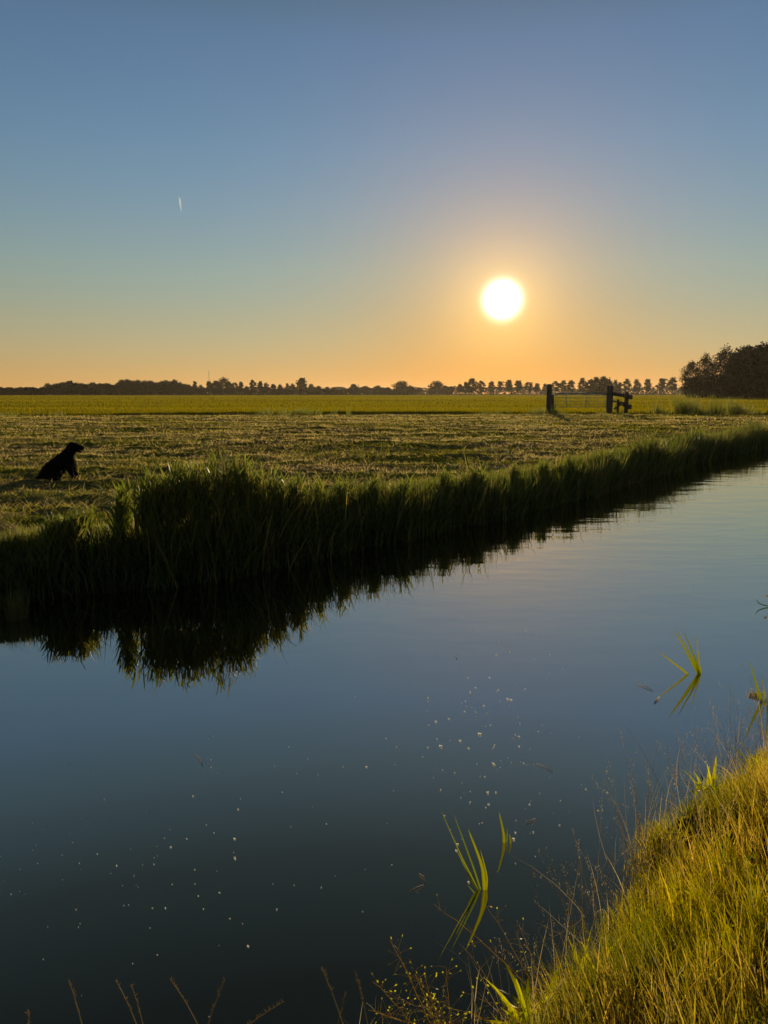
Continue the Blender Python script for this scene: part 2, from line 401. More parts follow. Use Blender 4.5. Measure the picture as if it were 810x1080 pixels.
# cut hay lying in loose tufts on the field
NH = 60000
cx = rng.uniform(R(-33), R(33), 900); cr_ = 8 + 45 * rng.random(900) ** 1.3
ci = rng.integers(0, 900, NH)
tx = cr_ * np.sin(cx); ty = cr_ * np.cos(cx)
x = tx[ci] + rng.normal(0, 1, NH) * (.22 + .01 * cr_[ci]); y = ty[ci] + rng.normal(0, .10, NH)
u, v = xy2uv(x, y); keep = (v - far_w(u) > .9) & (y < ditch_y(x) - 1); x = x[keep]; y = y[keep]; k = len(x); r = np.hypot(x, y)
blades('cut_hay', on_ground(x, y, .01), .08 + .1 * rng.random(k), .004 * np.maximum(1, r / 8), np.clip(rng.normal(1.2, .3, k), .1, 1.6), M['field'], seg=2,
       droop=rng.uniform(0, .7, k), tone=np.stack([rng.random(k) * .8, .3 + .7 * rng.random(k)], -1))
tag(bpy.data.objects['cut_hay'], 'loose dry clippings lying in low tufts on the mown field', 'hay', kind='stuff')

# far bank reeds
NR = 40000
u = 1.2 + 42 * rng.random(NR) ** 1.35
u[:3000] = rng.uniform(-8, 2, 3000)
f = rng.uniform(-.14, .62, NR) + np.where(u < 4.2, rng.uniform(0, .35, NR), 0)
v = far_w(u) + f; x, y = uv2xy(u, v)
hmul = np.interp(u, [-8, 2, 3.6, 4.05, 4.5, 5.4, 6.3, 7.2, 9, 10.5, 12, 14, 17, 22, 30, 45],
                 [.5, .45, .48, .52, .86, .90, .84, .76, .74, .66, .62, .76, .84, .82, .84, .8])
cl = fbm(u * 1.6, v * 2.5, 91, 3)
tall = (rng.random(NR) < .12) * rng.uniform(.05, .28, NR)
top = hmul * (.45 + .85 * cl * cl + .35 * rng.random(NR) ** 1.5 + tall)            # height above the water
gz = ground_z(x, y)
Lr = np.clip(top - np.maximum(gz, 0), .12, None) * rng.uniform(.75, 1.12, NR)
dry = np.clip(rng.normal(.12, .18, NR) + (rng.random(NR) < .12) * .8, 0, 1)
blades('reeds', np.stack([x, y, np.maximum(gz, -.12) - .01], -1), Lr, rng.uniform(.006, .019, NR) * (1 + u * .012), np.abs(rng.normal(.0, .20, NR)), M['reed'], seg=5,
       droop=np.abs(rng.normal(.15, .7, NR)), tone=np.stack([np.clip(rng.random(NR) ** 1.6, 0, 1), dry], -1))
tag(bpy.data.objects['reeds'], 'tall green reeds and grass overhanging the far canal bank', 'reeds', kind='stuff')

# taller reed stalks with leaves set alternately up the stem, in separate clumps
cl_px = [(150, 507, 5), (163, 500, 6), (176, 505, 5), (190, 494, 7), (203, 490, 8), (214, 499, 5), (231, 478, 7), (243, 484, 8), (256, 486, 7), (268, 497, 6), (290, 503, 5), (312, 507, 4),
         (335, 508, 4), (362, 505, 4), (395, 508, 3), (425, 505, 4), (470, 500, 4), (505, 496, 5), (545, 492, 6), (575, 488, 5), (600, 484, 5), (640, 478, 6), (665, 474, 6), (700, 466, 6), (735, 460, 5), (770, 455, 5), (125, 520, 5), (60, 556, 4), (78, 552, 4), (45, 560, 3)]
sp, sl_, st_, sg = [], [], [], []
lp, ll, lh, lt = [], [], [], []
for (cpx, cyt, wpx) in cl_px:
    cyt -= 9 if cpx < 330 else 3
    for _ in range(46 if cpx < 330 else 24):
        qx = cpx + rng.normal(0, wpx * .65); uu = None
        best = None                                   # where that column meets the bank
        for Yq in np.arange(6.2, 32, .12):
            pq = PD(qx, 600, float(Yq)); u_, v_ = xy2uv(pq.x, pq.y)
            if v_ > float(far_w(np.array(u_))) + .12: best = (pq.x, pq.y); break
        if best is None: continue
        bx, by = best[0], best[1] + rng.uniform(0, .45); gz_ = max(float(ground_z(np.array(bx), np.array(by))), -.1)
        topz = PD(qx, cyt + abs(rng.normal(0, 9)) * 10 / max(by, 8), by).z; Lq = topz - gz_
        if Lq < .12: continue
        tilt = abs(rng.normal(0, .08)); hd_ = rng.uniform(0, 6.28); tn = (.45 + .55 * rng.random(), .05 + .3 * rng.random() + (.6 if rng.random() < .06 else 0))
        sp.append((bx, by, gz_)); sl_.append(Lq); st_.append((tilt, hd_)); sg.append(tn)
        for k_ in range(rng.integers(4, 8)):
            s_ = .25 + .72 * (k_ + rng.random() * .5) / 7; hq = Lq * s_
            lp.append((bx + math.sin(tilt) * math.cos(hd_) * hq, by + math.sin(tilt) * math.sin(hd_) * hq, gz_ + hq * math.cos(tilt)))
            ll.append(rng.uniform(.14, .30) * (1.1 - .45 * s_)); lh.append(hd_ + k_ * 2.7 + rng.normal(0, .4)); lt.append(tn)
sp, st_ = np.array(sp), np.array(st_)
rs = empty('reed_stalks'); tag(rs, 'taller leafy reed stalks standing in ragged clumps on the far bank', 'reeds', kind='stuff')
tag(blades('stems', sp, np.array(sl_), np.full(len(sp), .006), st_[:, 0], M['reed'], seg=4, heading=st_[:, 1], tone=np.array(sg), parent=rs), kind='stuff')
lp = np.array(lp); kk = len(lp)
tag(blades('leaves', lp, np.array(ll), rng.uniform(.012, .022, kk) * (1 + .02 * lp[:, 1]), rng.uniform(.12, .5, kk), M['reed'], seg=4, heading=np.array(lh), droop=rng.uniform(.1, 1.0, kk), tone=np.array(lt), parent=rs), kind='stuff')

# short grass fringe on top of the far bank
NG = 60000
u = 1.0 + 40 * rng.random(NG) ** 1.3; f = .35 + np.abs(rng.normal(0, .55, NG)); v = far_w(u) + f; x, y = uv2xy(u, v)
cl = fbm(x * 1.7, y * 1.7, 95, 3)
keep = rng.random(NG) < sstep(.3, .6, cl); x, y, u, cl, f = [q[keep] for q in (x, y, u, cl, f)]; k = len(x)
blades('bank_top_grass', on_ground(x, y), (.07 + .24 * rng.random(k) * cl) * sstep(2.0, .4, f) + .03, .005 * (1 + u * .03), np.abs(rng.normal(.1, .3, k)), M['reed'], seg=3,
       droop=np.abs(rng.normal(.3, .5, k)), tone=np.stack([.4 + .6 * rng.random(k), np.clip(rng.normal(.3, .3, k), 0, 1)], -1))
tag(bpy.data.objects['bank_top_grass'], 'ragged grass fringe along the top of the far bank', 'grass', kind='stuff')

# near bank: dense golden grass
NN = 230000
u = -2.5 + 12 * rng.random(NN) ** 1.3; nr = rng.uniform(-.03, 1.9, NN); v = near_w(u) - nr; x, y = uv2xy(u, v)
cl = fbm(x * 3.0, y * 3.0, 101, 3); big = fbm(x * 1.1, y * 1.1, 111, 2)
keep = (rng.random(NN) < (sstep(.34, .52, cl) * .93 + .07) * (.25 + .75 * sstep(.25, .42, fbm(x * 5.5, y * 5.5, 113, 2)))) & (np.hypot(x, y) > .55)
x, y, u, nr, cl, big = [q[keep] for q in (x, y, u, nr, cl, big)]; k = len(x)
leftish = sstep(1.1, 1.9, u)
Ln = (.06 + .22 * cl + .14 * rng.random(k) ** 2) * (.25 + 1.25 * big) * (.35 + .65 * leftish) * sstep(-.15, .3, nr)
# blades lean out over the water
outw = math.atan2(DV[1], DV[0])
hd = np.where(rng.random(k) < .5, outw + rng.normal(0, .7, k), rng.uniform(0, 2 * np.pi, k))
blades('near_bank_grass', on_ground(x, y), Ln, rng.uniform(.0016, .0042, k) * np.where(rng.random(k) < .06, 2.4, 1), np.abs(rng.normal(.15, .22, k)), M['bank'], seg=4, heading=hd,
       droop=np.abs(rng.normal(.45, .5, k)), tone=np.stack([np.clip(fbm(x * 1.9, y * 1.9, 117, 3) * 2.4 - .75 + rng.normal(0, .22, k), 0, 1), np.clip(fbm(x * 2.7, y * 2.7, 119, 2) * 1.2 - .4 + rng.normal(0, .25, k), 0, 1)], -1))
tag(bpy.data.objects['near_bank_grass'], 'thick golden green grass on the near canal bank', 'grass', kind='stuff')

# dead straws and broad leaves among it
k = 2800; u = 1.2 + 7 * rng.random(k) ** 1.2; nr = rng.uniform(-.03, 1.7, k); v = near_w(u) - nr; x, y = uv2xy(u, v)
blades('dead_straw', on_ground(x, y), rng.uniform(.12, .42, k), rng.uniform(.0012, .003, k), np.clip(np.abs(rng.normal(.5, .5, k)), 0, 1.35), M['straw'], seg=4,
       droop=rng.normal(.3, .8, k), tone=np.stack([rng.random(k), rng.random(k)], -1))
tag(bpy.data.objects['dead_straw'], 'pale dead straws tangled through the near bank grass', 'grass', kind='stuff')
k = 1500; cu = 1.5 + 5 * rng.random(60); cn = rng.uniform(.05, 1.3, 60); ci = rng.integers(0, 60, k)
u = cu[ci] + rng.normal(0, .035, k); v = near_w(cu[ci]) - cn[ci] + rng.normal(0, .035, k); x, y = uv2xy(u, v)
blades('broad_leaves', on_ground(x, y, .01), rng.uniform(.07, .2, k), rng.uniform(.008, .020, k), rng.uniform(.1, 1.1, k), M['wet'], seg=5,
       droop=rng.uniform(.1, 1.2, k), tone=np.stack([rng.random(k) * .5, rng.random(k) * .5], -1))
tag(bpy.data.objects['broad_leaves'], 'broad leaved weeds in small rosettes on the near bank', 'weeds', kind='stuff')

# slender flowering stems leaning out from the near bank
def stems(name, pos, Lh, lean, hd, droop, mat, r0=.0009, tone=None):
    n_ = len(pos); V = []; T = []; Fs = []
    for i in range(n_):
        p = Vector(pos[i]); h = Vector((math.cos(hd[i]), math.sin(hd[i]), 0)); seg = 7
        pts = []
        for q in range(seg + 1):
            pts.append(p.copy()); a = lean[i] + droop[i] * (q / seg) ** 1.5
            p = p + (h * math.sin(a) + Vector((0, 0, math.cos(a)))) * (Lh[i] / seg)
        tn = (rng.random(), rng.random()) if tone is None else tone[i]
        side = Vector((1, 0, 0)); oth = Vector((0, 1, .0))
        b = len(V)
        for q, pt in enumerate(pts):
            rr = r0 * (1 - .6 * q / seg)
            for a in range(3):
                V.append(pt + (side * math.cos(a * 2.094) + oth * math.sin(a * 2.094)) * rr); T.append((*tn, q / seg))
        for q in range(seg):
            for a in range(3):
                a2 = (a + 1) % 3; Fs.append((b + q * 3 + a, b + q * 3 + a2, b + q * 3 + 3 + a2)); Fs.append((b + q * 3 + a, b + q * 3 + 3 + a2, b + q * 3 + 3 + a))
        # seed head: little scales on the top fifth
        for _ in range(16):
            s = rng.uniform(.76, 1.0); fi = s * seg; q = min(int(fi), seg - 1); c = pts[q].lerp(pts[q + 1], fi - q)
            c = c + Vector(rng.normal(0, 1, 3)) * .004; e = Vector(rng.normal(0, 1, 3)).normalized() * .004 + Vector((0, 0, .004))
            w = Vector(rng.normal(0, 1, 3)).normalized() * .0011; b = len(V)
            V += [c - w, c + w, c + e]; T += [(*tn, .9)] * 3; Fs.append((b, b + 1, b + 2))
    return mesh_np(name, np.array([tuple(q) for q in V]), np.array(Fs), mat, None, np.array(T))
n_ = 400
u = 1.9 + 4.2 * rng.random(n_); nr = np.abs(rng.normal(0, .28, n_)) - .03; v = near_w(u) - nr; x, y = uv2xy(u, v)
stems('seeding_grass', on_ground(x, y), rng.uniform(.22, .5, n_), np.abs(rng.normal(.16, .2, n_)), outw + rng.normal(0, 1.0, n_), np.abs(rng.normal(.3, .3, n_)), M['straw'])
tag(bpy.data.objects['seeding_grass'], 'thin seeding grass stalks leaning over the water from the near bank', 'grass', kind='stuff')

# tall rough grass along the ditch that ends the mown field
NT = 42000
x = rng.uniform(-45, 48, NT); dens = fbm(x * .32, x * 0, 121, 3)
hh = np.where(x > 19.8, 1.0, np.where((x > 5) & (x < 12.4), .45, .22)) + np.where((x > -9) & (x < -2.5), .30, 0) + np.where((x < -25), .18, 0) + .6 * sstep(.62, .75, vnoise(x * .9, x * 0, 77)) * (rng.random(NT) < .5) * (x < 10) * .4
amt = np.where(x > 19.8, 1.0, np.where(x > 6, .75, .25)) * sstep(.3, .55, dens) + np.where((x > -9) & (x < -2.5), .5, 0) + np.where(x < -26, .3, 0)
amt = amt * sstep(.2, .6, vnoise(x * 1.7, x * 0, 125)); keep = rng.random(NT) < amt; x = x[keep]; hh = hh[keep]; dens = dens[keep]; k = len(x)
y = ditch_y(x) + rng.normal(0, .8, k)
blades('ditch_grass', on_ground(x, y), hh * rng.uniform(.35, 1.15, k) * (.2 + 1.3 * vnoise(x * 2.6, y * .7, 123)) * (.6 + dens), .028 + 0 * x, np.abs(rng.normal(.05, .2, k)), M['reed'], seg=3,
       droop=np.abs(rng.normal(.2, .3, k)), tone=np.stack([.3 + .7 * rng.random(k), np.clip(rng.normal(.3, .3, k), 0, 1)], -1))
tag(bpy.data.objects['ditch_grass'], 'rough tall grass along the ditch behind the mown field', 'grass', kind='stuff')

# ungrazed far meadow: standing grass that thins with distance
NM = 230000
az = rng.uniform(R(-34), R(36), NM); r = 58 + 560 * rng.random(NM) ** 2.3
x = r * np.sin(az); y = r * np.cos(az); keep = y > ditch_y(x) + 1.5; x = x[keep]; y = y[keep]; r = r[keep]; k = len(x)
pt = fbm(x * .012, y * .10, 131, 4) * 1.5 - .25
blades('meadow_grass', on_ground(x, y, -.02), (.10 + .16 * rng.random(k) * (.5 + pt)) * (1 + .25 * sstep(200, 500, r)), .0007 * r, np.abs(rng.normal(.2, .3, k)), M['meadow'], seg=2,
       tone=np.stack([np.clip(pt * 1.4 - .2 + rng.normal(0, .2, k), 0, 1), np.clip(rng.normal(.15, .2, k), 0, 1)], -1))
tag(bpy.data.objects['meadow_grass'], 'yellow green standing grass of the far meadow', 'grass', kind='stuff')

# ------------------------------------------------------------------ trees
def tree_meshes(seed, h, w, base, leaf, nleaf, shape='round', clumps=16):
    """trunk with limbs and a crown of leaf faces; height h, crown width w, crown starts at base*h"""
    rd = np.random.default_rng(seed); ch = h * (1 - base)
    mb = MB(); tr = max(.10, h * .017)
    lean = Vector((rd.normal(0, .02), rd.normal(0, .02), 0)) * h
    mb.tube([(0, 0, -.3), (0, 0, h * .12), Vector((0, 0, h * .45)) + lean * .4, Vector((0, 0, h * .85)) + lean], [tr * 1.5, tr, tr * .75, tr * .15], 7)
    cs = []
    for i in range(clumps):
        a = i * 2.4 + rd.normal(0, .4); s = (i + .5) / clumps
        if shape == 'cone': rr = (1 - s) ** .8 * .5
        elif shape == 'tall': rr = .5 * math.sin(math.pi * (s * .85 + .12)) ** .7
        else: rr = .5 * math.sqrt(max(0, 1 - (2 * s - .85) ** 2)) * .9
        rr *= w * rd.uniform(.45, 1.0) * .8
        c = Vector((math.cos(a) * rr, math.sin(a) * rr, h * base + ch * (.1 + .82 * s))) + lean * s
        cr_ = w * rd.uniform(.14, .24) * (1 if shape != 'cone' else (1.15 - .6 * s))
        cs.append((c, cr_))
        z0 = max(h * base * .8, c.z - w * .35); q0 = Vector((0, 0, z0)) + lean * (z0 / h)
        mb.tube([q0, q0.lerp(c, .55) + Vector((0, 0, .04 * h * rd.random())), c], [tr * .4, tr * .25, tr * .08], 5)
    C_ = np.array([tuple(c) for c, _ in cs]); Rr = np.array([q for _, q in cs])
    ci = rd.integers(0, len(cs), nleaf)
    dv = rd.normal(0, 1, (nleaf, 3)); dv /= np.linalg.norm(dv, axis=1)[:, None]
    rad = Rr[ci] * (rd.random(nleaf) ** .45) * rd.uniform(.8, 1.3, nleaf)
    c = C_[ci] + dv * rad[:, None] * np.array([1, 1, .8])
    a = rd.normal(0, 1, (nleaf, 3)); a /= np.linalg.norm(a, axis=1)[:, None]
    b = np.cross(a, rd.normal(0, 1, (nleaf, 3))); b /= np.linalg.norm(b, axis=1)[:, None]
    ls = leaf * rd.uniform(.5, 1.3, nleaf)[:, None]
    V = np.stack([c - a * ls, c + b * ls * .6, c + a * ls, c - b * ls * .6], 1).reshape(-1, 3)
    F_ = np.arange(nleaf * 4).reshape(-1, 4)
    tone = np.repeat(np.stack([rd.random(nleaf) * .5 + .5 * rd.random(len(cs))[ci], np.clip(rd.normal(.05, .1, nleaf), 0, 1), rd.random(nleaf)], -1), 4, axis=0)
    return mb, V, F_, tone
def make_tree(name, seed, h, w, base, leaf, nleaf, shape='round', clumps=16):
    root = empty(name)
    mb, V, F_, tone = tree_meshes(seed, h, w, base, leaf, nleaf, shape, clumps)
    mb.build('trunk', M['bark'], root, smooth=True)
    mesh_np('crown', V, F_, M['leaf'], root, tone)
    root['_h'] = h; root['_w'] = w
    return root
def copy_tree(o, parent=None):
    c = o.copy(); COL.objects.link(c); c.parent = parent
    for ch in list(o.children): copy_tree(ch, c)
    return c
used = set()
def place(proto, px, ytop, ybase, Y, wpx, label, cat, group=None, rz=None):
    """stand a tree at distance Y where photo column px meets the ground"""
    first = proto.name not in used; used.add(proto.name)
    o = proto if first else copy_tree(proto)
    p = PD(px, 415, Y); p.z = float(ground_z(np.array(p.x), np.array(p.y)))
    pxm = FPX / (Y * math.cos(PITCH) ** 1)
    top = PD(px, ytop, Y).z - p.z
    sz = top / o['_h']; sw = (1.28 * wpx * Y / FPX) / o['_w']
    o.location = p; o.scale = (sw, sw, sz); o.rotation_euler = (0, 0, random.uniform(0, 6.28) if rz is None else rz)
    for key in ('group',):
        if key in o: del o[key]
    tag(o, label, cat, group)
    return o
protos = {
 'round': [make_tree('broadleaf_tree', 11, 12, 10, .12, .5, 1400), make_tree('broadleaf_tree', 12, 12, 9, .14, .5, 1400), make_tree('broadleaf_tree', 13, 12, 11, .08, .5, 1500)],
 'avenue': [make_tree('avenue_tree', 21, 12, 7, .24, .5, 1000, 'round', 13), make_tree('avenue_tree', 22, 12, 6, .26, .5, 900, 'tall', 12), make_tree('avenue_tree', 23, 12, 7, .22, .5, 1000, 'round', 14)],
 'tall': [make_tree('slender_tree', 31, 12, 5, .1, .5, 1000, 'tall', 12)],
 'wood': [make_tree('woodland_tree', 41, 12, 9, .04, .5, 1300, 'round', 18), make_tree('woodland_tree', 42, 12, 8, .04, .5, 1300, 'tall', 18), make_tree('woodland_tree', 43, 12, 10, .04, .5, 1400, 'round', 20)],
}
YT = 640.0
# the closed wood on the left horizon
WOODTOP = [(-40, 408), (0, 410), (30, 410), (45, 410), (50, 406), (62, 405.5), (75, 402.5), (80, 405), (90, 405.5), (104, 405), (118, 406), (127, 403), (134, 401.5), (146, 401), (158, 403), (172, 402), (182, 402), (188, 403), (192, 406), (200, 406)]
xw = [q[0] for q in WOODTOP]; yw = [q[1] for q in WOODTOP]
i = 0
for px in np.arange(-36, 200, 4.6):
    for row in range(2):
        q = px + random.uniform(-1.5, 1.5) + row * 2.3; yt = np.interp(q, xw, yw) - .8 + random.uniform(-1.6, 2.2) + row * .8
        place(protos['wood'][(i * 7 + row) % 3], q, yt, 416, YT + row * 14 + random.uniform(-6, 6), random.uniform(9, 13),
              'dark tree crowded into the closed wood on the left of the horizon', 'tree', 'trees of the closed wood at the left')
        i += 1
# trees one can tell apart, left to right: column, top row, width, kind
TL = [
 (75, 401, 6, 'tall', 'pointed tree rising above the low left end of the horizon wood'),
 (206, 401.5, 5, 'tall', 'narrow tree standing alone just right of the closed left wood'),
 (212, 406, 7, 'round', 'low tree between the narrow tree and the thin mast'),
 (221, 402, 8, 'avenue', 'open crowned tree right below the thin mast'),
 (228, 401.5, 9, 'round', 'shoulder tree leaning into the tall dome crown beside the mast'),
 (235, 398.5, 13, 'round', 'big dome crowned tree just right of the thin mast'),
 (242, 402, 9, 'round', 'dense tree on the right flank of the big dome crown'),
 (248, 403, 6, 'avenue', 'thin tree right of the big dome crown near the mast'),
 (254, 402.5, 6, 'avenue', 'small crowned tree next but one right of the dome crown'),
 (260, 407, 7, 'round', 'low shrubby tree left of the upright column shaped tree'),
 (267, 400, 6.5, 'tall', 'upright column shaped tree between dome crown and twin trees'),
 (275, 402, 6.5, 'avenue', 'left one of the twin trees right of the column shaped tree'),
 (281, 403.5, 7, 'round', 'right one of the twin trees right of the column shaped tree'),
 (288, 405, 7, 'round', 'modest tree right of the twin trees on the horizon'),
 (296, 405.5, 7, 'round', 'modest flat topped tree two right of the twin trees'),
 (303, 404, 6, 'round', 'tree just before the mushroom shaped tree on the horizon'),
 (309, 404.5, 7, 'wood', 'bushy tree touching the left of the mushroom shaped tree'),
 (319, 398.5, 12, 'avenue', 'mushroom shaped tree standing higher than its row at left centre'),
 (328, 405, 8, 'wood', 'bushy tree touching the right of the mushroom shaped tree'),
 (336, 407, 9, 'wood', 'lower bush second right of the mushroom shaped tree'),
 (345, 408, 9, 'wood', 'lower bush third right of the mushroom shaped tree'),
 (354, 409.5, 8, 'wood', 'lowest bush before the row opens left of centre'),
 (362, 409, 7, 'wood', 'low bush left of the haystack shaped tree'),
 (373, 405, 11, 'wood', 'haystack shaped tree left of picture centre on the horizon'),
 (386, 407, 9, 'round', 'small round tree between haystack shaped tree and picture centre'),
 (398, 406.5, 11, 'wood', 'round bushy tree just left of picture centre on the horizon'),
 (408, 408, 6, 'tall', 'small pointed tree at picture centre beside the wide dense crown'),
 (424, 402, 19, 'wood', 'wide dense crown alone on the horizon right of picture centre'),
 (434, 407, 9, 'wood', 'low bush on the right side of the wide dense crown'),
 (460, 402, 17, 'wood', 'second wide dense crown alone on the horizon left under the sun'),
 (470, 406.5, 9, 'wood', 'low bush against the right side of the second wide crown'),
 (476, 408, 7, 'round', 'small haze brown tree between second wide crown and clustered trees'),
 (485, 405, 7, 'avenue', 'first tree of the cluster left below the sun'),
 (491, 402.5, 8, 'round', 'mid tree of the cluster left below the sun'),
 (498, 399, 12, 'round', 'tallest tree of the cluster left below the sun'),
 (508, 401, 7, 'tall', 'pointed tree at the right end of the cluster below the sun'),
 (518, 402, 7, 'avenue', 'first lollipop tree of the open row under the sun'),
 (527, 401.5, 7, 'avenue', 'second lollipop tree standing straight under the sun'),
 (537, 400.5, 9, 'avenue', 'broad third tree of the open row just right under the sun'),
 (547, 401, 10, 'avenue', 'wide fourth tree of the open row right of the sun'),
 (557, 402.5, 8, 'avenue', 'fifth tree of the open row right of the sun'),
 (566, 404, 7, 'avenue', 'sixth smaller tree of the open row left of the gatepost'),
 (575, 404.5, 6, 'avenue', 'small tree peeping left of the thick gatepost'),
 (586, 401.5, 8, 'avenue', 'tree over the left end of the metal gate'),
 (594, 401, 8, 'avenue', 'round tree over the left part of the metal gate'),
 (602, 401, 9, 'avenue', 'tree over the middle of the metal gate'),
 (614, 398.5, 9, 'round', 'rounder tree left of the dark copse over the gate'),
 (648, 401, 9, 'round', 'tree just right of the dark copse over the gate'),
 (653, 403, 6, 'avenue', 'low thin tree over the wooden fence wing'),
 (660, 399, 8, 'avenue', 'upright tree above the right end of the wooden fence wing'),
 (671, 400, 7.5, 'avenue', 'first tree of four in a row right of the fence wing'),
 (683, 399.5, 8, 'avenue', 'second tree of four in a row right of the fence wing'),
 (697, 398.5, 10, 'avenue', 'third and broad tree of four right of the fence wing'),
 (709, 398, 10, 'avenue', 'last tree of four before the big dark wood'),
]
for i, (px, yt, w_, kd, lab) in enumerate(TL):
    pr = protos[kd]; place(pr[i % len(pr)], px, yt, 416, YT - 25 + random.uniform(-12, 12), w_, lab, 'tree', 'trees standing apart along the horizon')
# dark copse behind the gate
for i, (px, yt, w_) in enumerate([(622, 400, 11), (629, 397.5, 12), (636, 397, 13), (641, 399.5, 10)]):
    place(protos['wood'][i % 3], px, yt, 416, 470 + i * 3, w_, ['left edge tree of the dark copse seen over the gate', 'second tree of the dark copse seen over the gate',
          'highest tree of the dark copse seen over the gate', 'right edge tree of the dark copse beside the gatepost'][i], 'tree', 'trees of the copse over the gate')
# the big wood at the right
big = [make_tree('oak_tree', 61, 16, 13, .10, .33, 3600, 'round', 26), make_tree('oak_tree', 62, 16, 14, .10, .34, 3600, 'round', 24), make_tree('oak_tree', 63, 16, 12, .03, .42, 9500, 'tall', 36)]
RW = [(727, 381, 26, 0, 240, 'open ragged tree at the left edge of the big dark wood'),
      (741, 374, 30, 1, 244, 'second tree of the big wood with sky showing through its crown'),
      (762, 366.5, 36, 1, 250, 'tall domed tree of the big wood with gaps in its crown'),
      (786, 366, 32, 2, 256, 'solid dark tree filling the middle of the big wood'),
      (800, 364, 30, 2, 262, 'dark tree of the big wood just inside the right picture edge'),
      (812, 358, 34, 1, 254, 'highest tree of the big wood at the right picture edge'),
      (776, 372, 30, 2, 268, 'shadowed tree filling the gap behind the domed tree of the big wood')]
for px, yt, w_, k_, Y, lab in RW: place(big[k_], px, yt, 414, Y, w_ * (.80 if k_ < 2 else 1), lab, 'tree', 'trees of the big dark wood at the right')
for i in range(5):
    place(big[(i + 1) % 3], 834 + i * 24, 358 + random.uniform(-4, 4), 414, 258 + random.uniform(-8, 8), 38, 'dark tree of the big wood beyond the right picture edge', 'tree', 'trees of the big dark wood at the right')
# leafy fringe at the foot of woods and tree rows (one mass)
def foliage_band(name, x0, x1, Y, h, leaf, n_, label, depth=6, seed=3, ragged=.5, cat='hedge'):
    rd = np.random.default_rng(seed)
    px = rd.uniform(x0, x1, n_); Yv = Y + rd.uniform(-depth, depth, n_); x = (px - 405) / FPX * Yv / math.cos(PITCH) * .989
    top = h * (1 - ragged + 2 * ragged * fbm(x * 2.2 / h / 3, x * 0, seed, 3))
    z = ground_z(x, Yv) + top * rd.random(n_) ** .8
    c = np.stack([x, Yv, z], -1)
    a = rd.normal(0, 1, (n_, 3)); a /= np.linalg.norm(a, axis=1)[:, None]; b = np.cross(a, rd.normal(0, 1, (n_, 3))); b /= np.linalg.norm(b, axis=1)[:, None]
    ls = leaf * rd.uniform(.5, 1.3, n_)[:, None]
    V = np.stack([c - a * ls, c + b * ls * .6, c + a * ls, c - b * ls * .6], 1).reshape(-1, 3)
    tone = np.repeat(np.stack([rd.random(n_), rd.random(n_) * .2, rd.random(n_)], -1), 4, axis=0)
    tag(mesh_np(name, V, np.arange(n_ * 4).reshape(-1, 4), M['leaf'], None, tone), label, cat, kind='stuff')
foliage_band('horizon_scrub', -60, 445, YT + 20, 6.0, .8, 13000, 'low dark scrub filling the gaps under the left horizon trees', 12, 5)
foliage_band('distant_woodland', 190, 900, 1000, 8.3, 1.3, 20000, 'pale hazy line of far woodland low on the horizon under the sun', 30, 7)
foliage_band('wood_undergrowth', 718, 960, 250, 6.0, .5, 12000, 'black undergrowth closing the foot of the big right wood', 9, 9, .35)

# thin mast, marker post
root = empty('radio_mast', PD(221, 415, 900)); root.location.z = .45
hm = PD(221, 390, 900).z - .45
mb = MB()
for k in range(3):
    a = k * 2.094; mb.tube([(math.cos(a) * .5, math.sin(a) * .5, -.3), (math.cos(a) * .28, math.sin(a) * .28, hm * .96)], [.09, .06], 5)
for k in range(24):
    z0 = hm * .96 * k / 24; z1 = hm * .96 * (k + 1) / 24; a = k * 2.094; r0 = .5 - .22 * k / 24
    for q in range(3):
        a = q * 2.094; mb.tube([(math.cos(a) * r0, math.sin(a) * r0, z0), (math.cos(a + 2.094) * r0, math.sin(a + 2.094) * r0, z1)], .04, 4)
mb.build('lattice', M['metal'], root)
mb = MB(); mb.tube([(0, 0, hm * .93), (0, 0, hm)], [.09, .04], 6); mb.build('antenna', M['metal'], root)
tag(root, 'thin lattice mast rising above the trees at the left', 'mast')
p = P(225, 426, .48); p.z = float(ground_z(np.array(p.x), np.array(p.y)))
mb = MB(); mb.tube([(0, 0, -.2), (0, 0, .5), (.02, 0, .92)], [.045, .042, .038], 8); mb.tube([(.02, 0, .91), (.02, 0, .96)], [.05, .02], 8)
o = mb.build('marker_post', M['wood']); o.location = p; tag(o, 'small thin wooden post alone in the far meadow below the mast', 'post')

# ------------------------------------------------------------------ gate and fence wing
GY = 57.5
gz = float(ground_z(np.array(PD(610, 432, GY).x), np.array(GY)))
def gp(px, py, dy=0.0):
    p = PD(px, py, GY + dy); return Vector((p.x, p.y, p.z))
def post(name, px, ytop, w, lab, cat='post', dy=0, tilt=0, parent=None):
    b = gp(px, 432.5, dy); t_ = gp(px, ytop, dy)
    hgt = t_.z - gz
    mb = MB(); mb.box((0, 0, hgt / 2 - .2), (w, w * .9, hgt + .4)); mb.box((0, 0, hgt + .02), (w * .8, w * .72, .06))
    o = mb.build(name, M['wood'], parent, bevel=w * .09, sub=1, jitter=.006); o.location = (b.x, b.y, gz); o.rotation_euler = (0, tilt, random.uniform(-.2, .2))
    if lab: tag(o, lab, cat)
    return o
post('gatepost', 578.6, 405.8, .33, 'thick tall wooden gatepost at the left end of the metal gate')
post('strut_post', 583.2, 417, .16, 'short thin post standing against the thick left gatepost', dy=.25, tilt=-.04)
post('gatepost', 642.6, 407.5, .36, 'thick wooden gatepost between the metal gate and fence wing')
gate = empty('field_gate', (gp(585, 432).x, GY, gz)); tag(gate, 'wide metal bar gate hung between two thick wooden posts', 'gate')
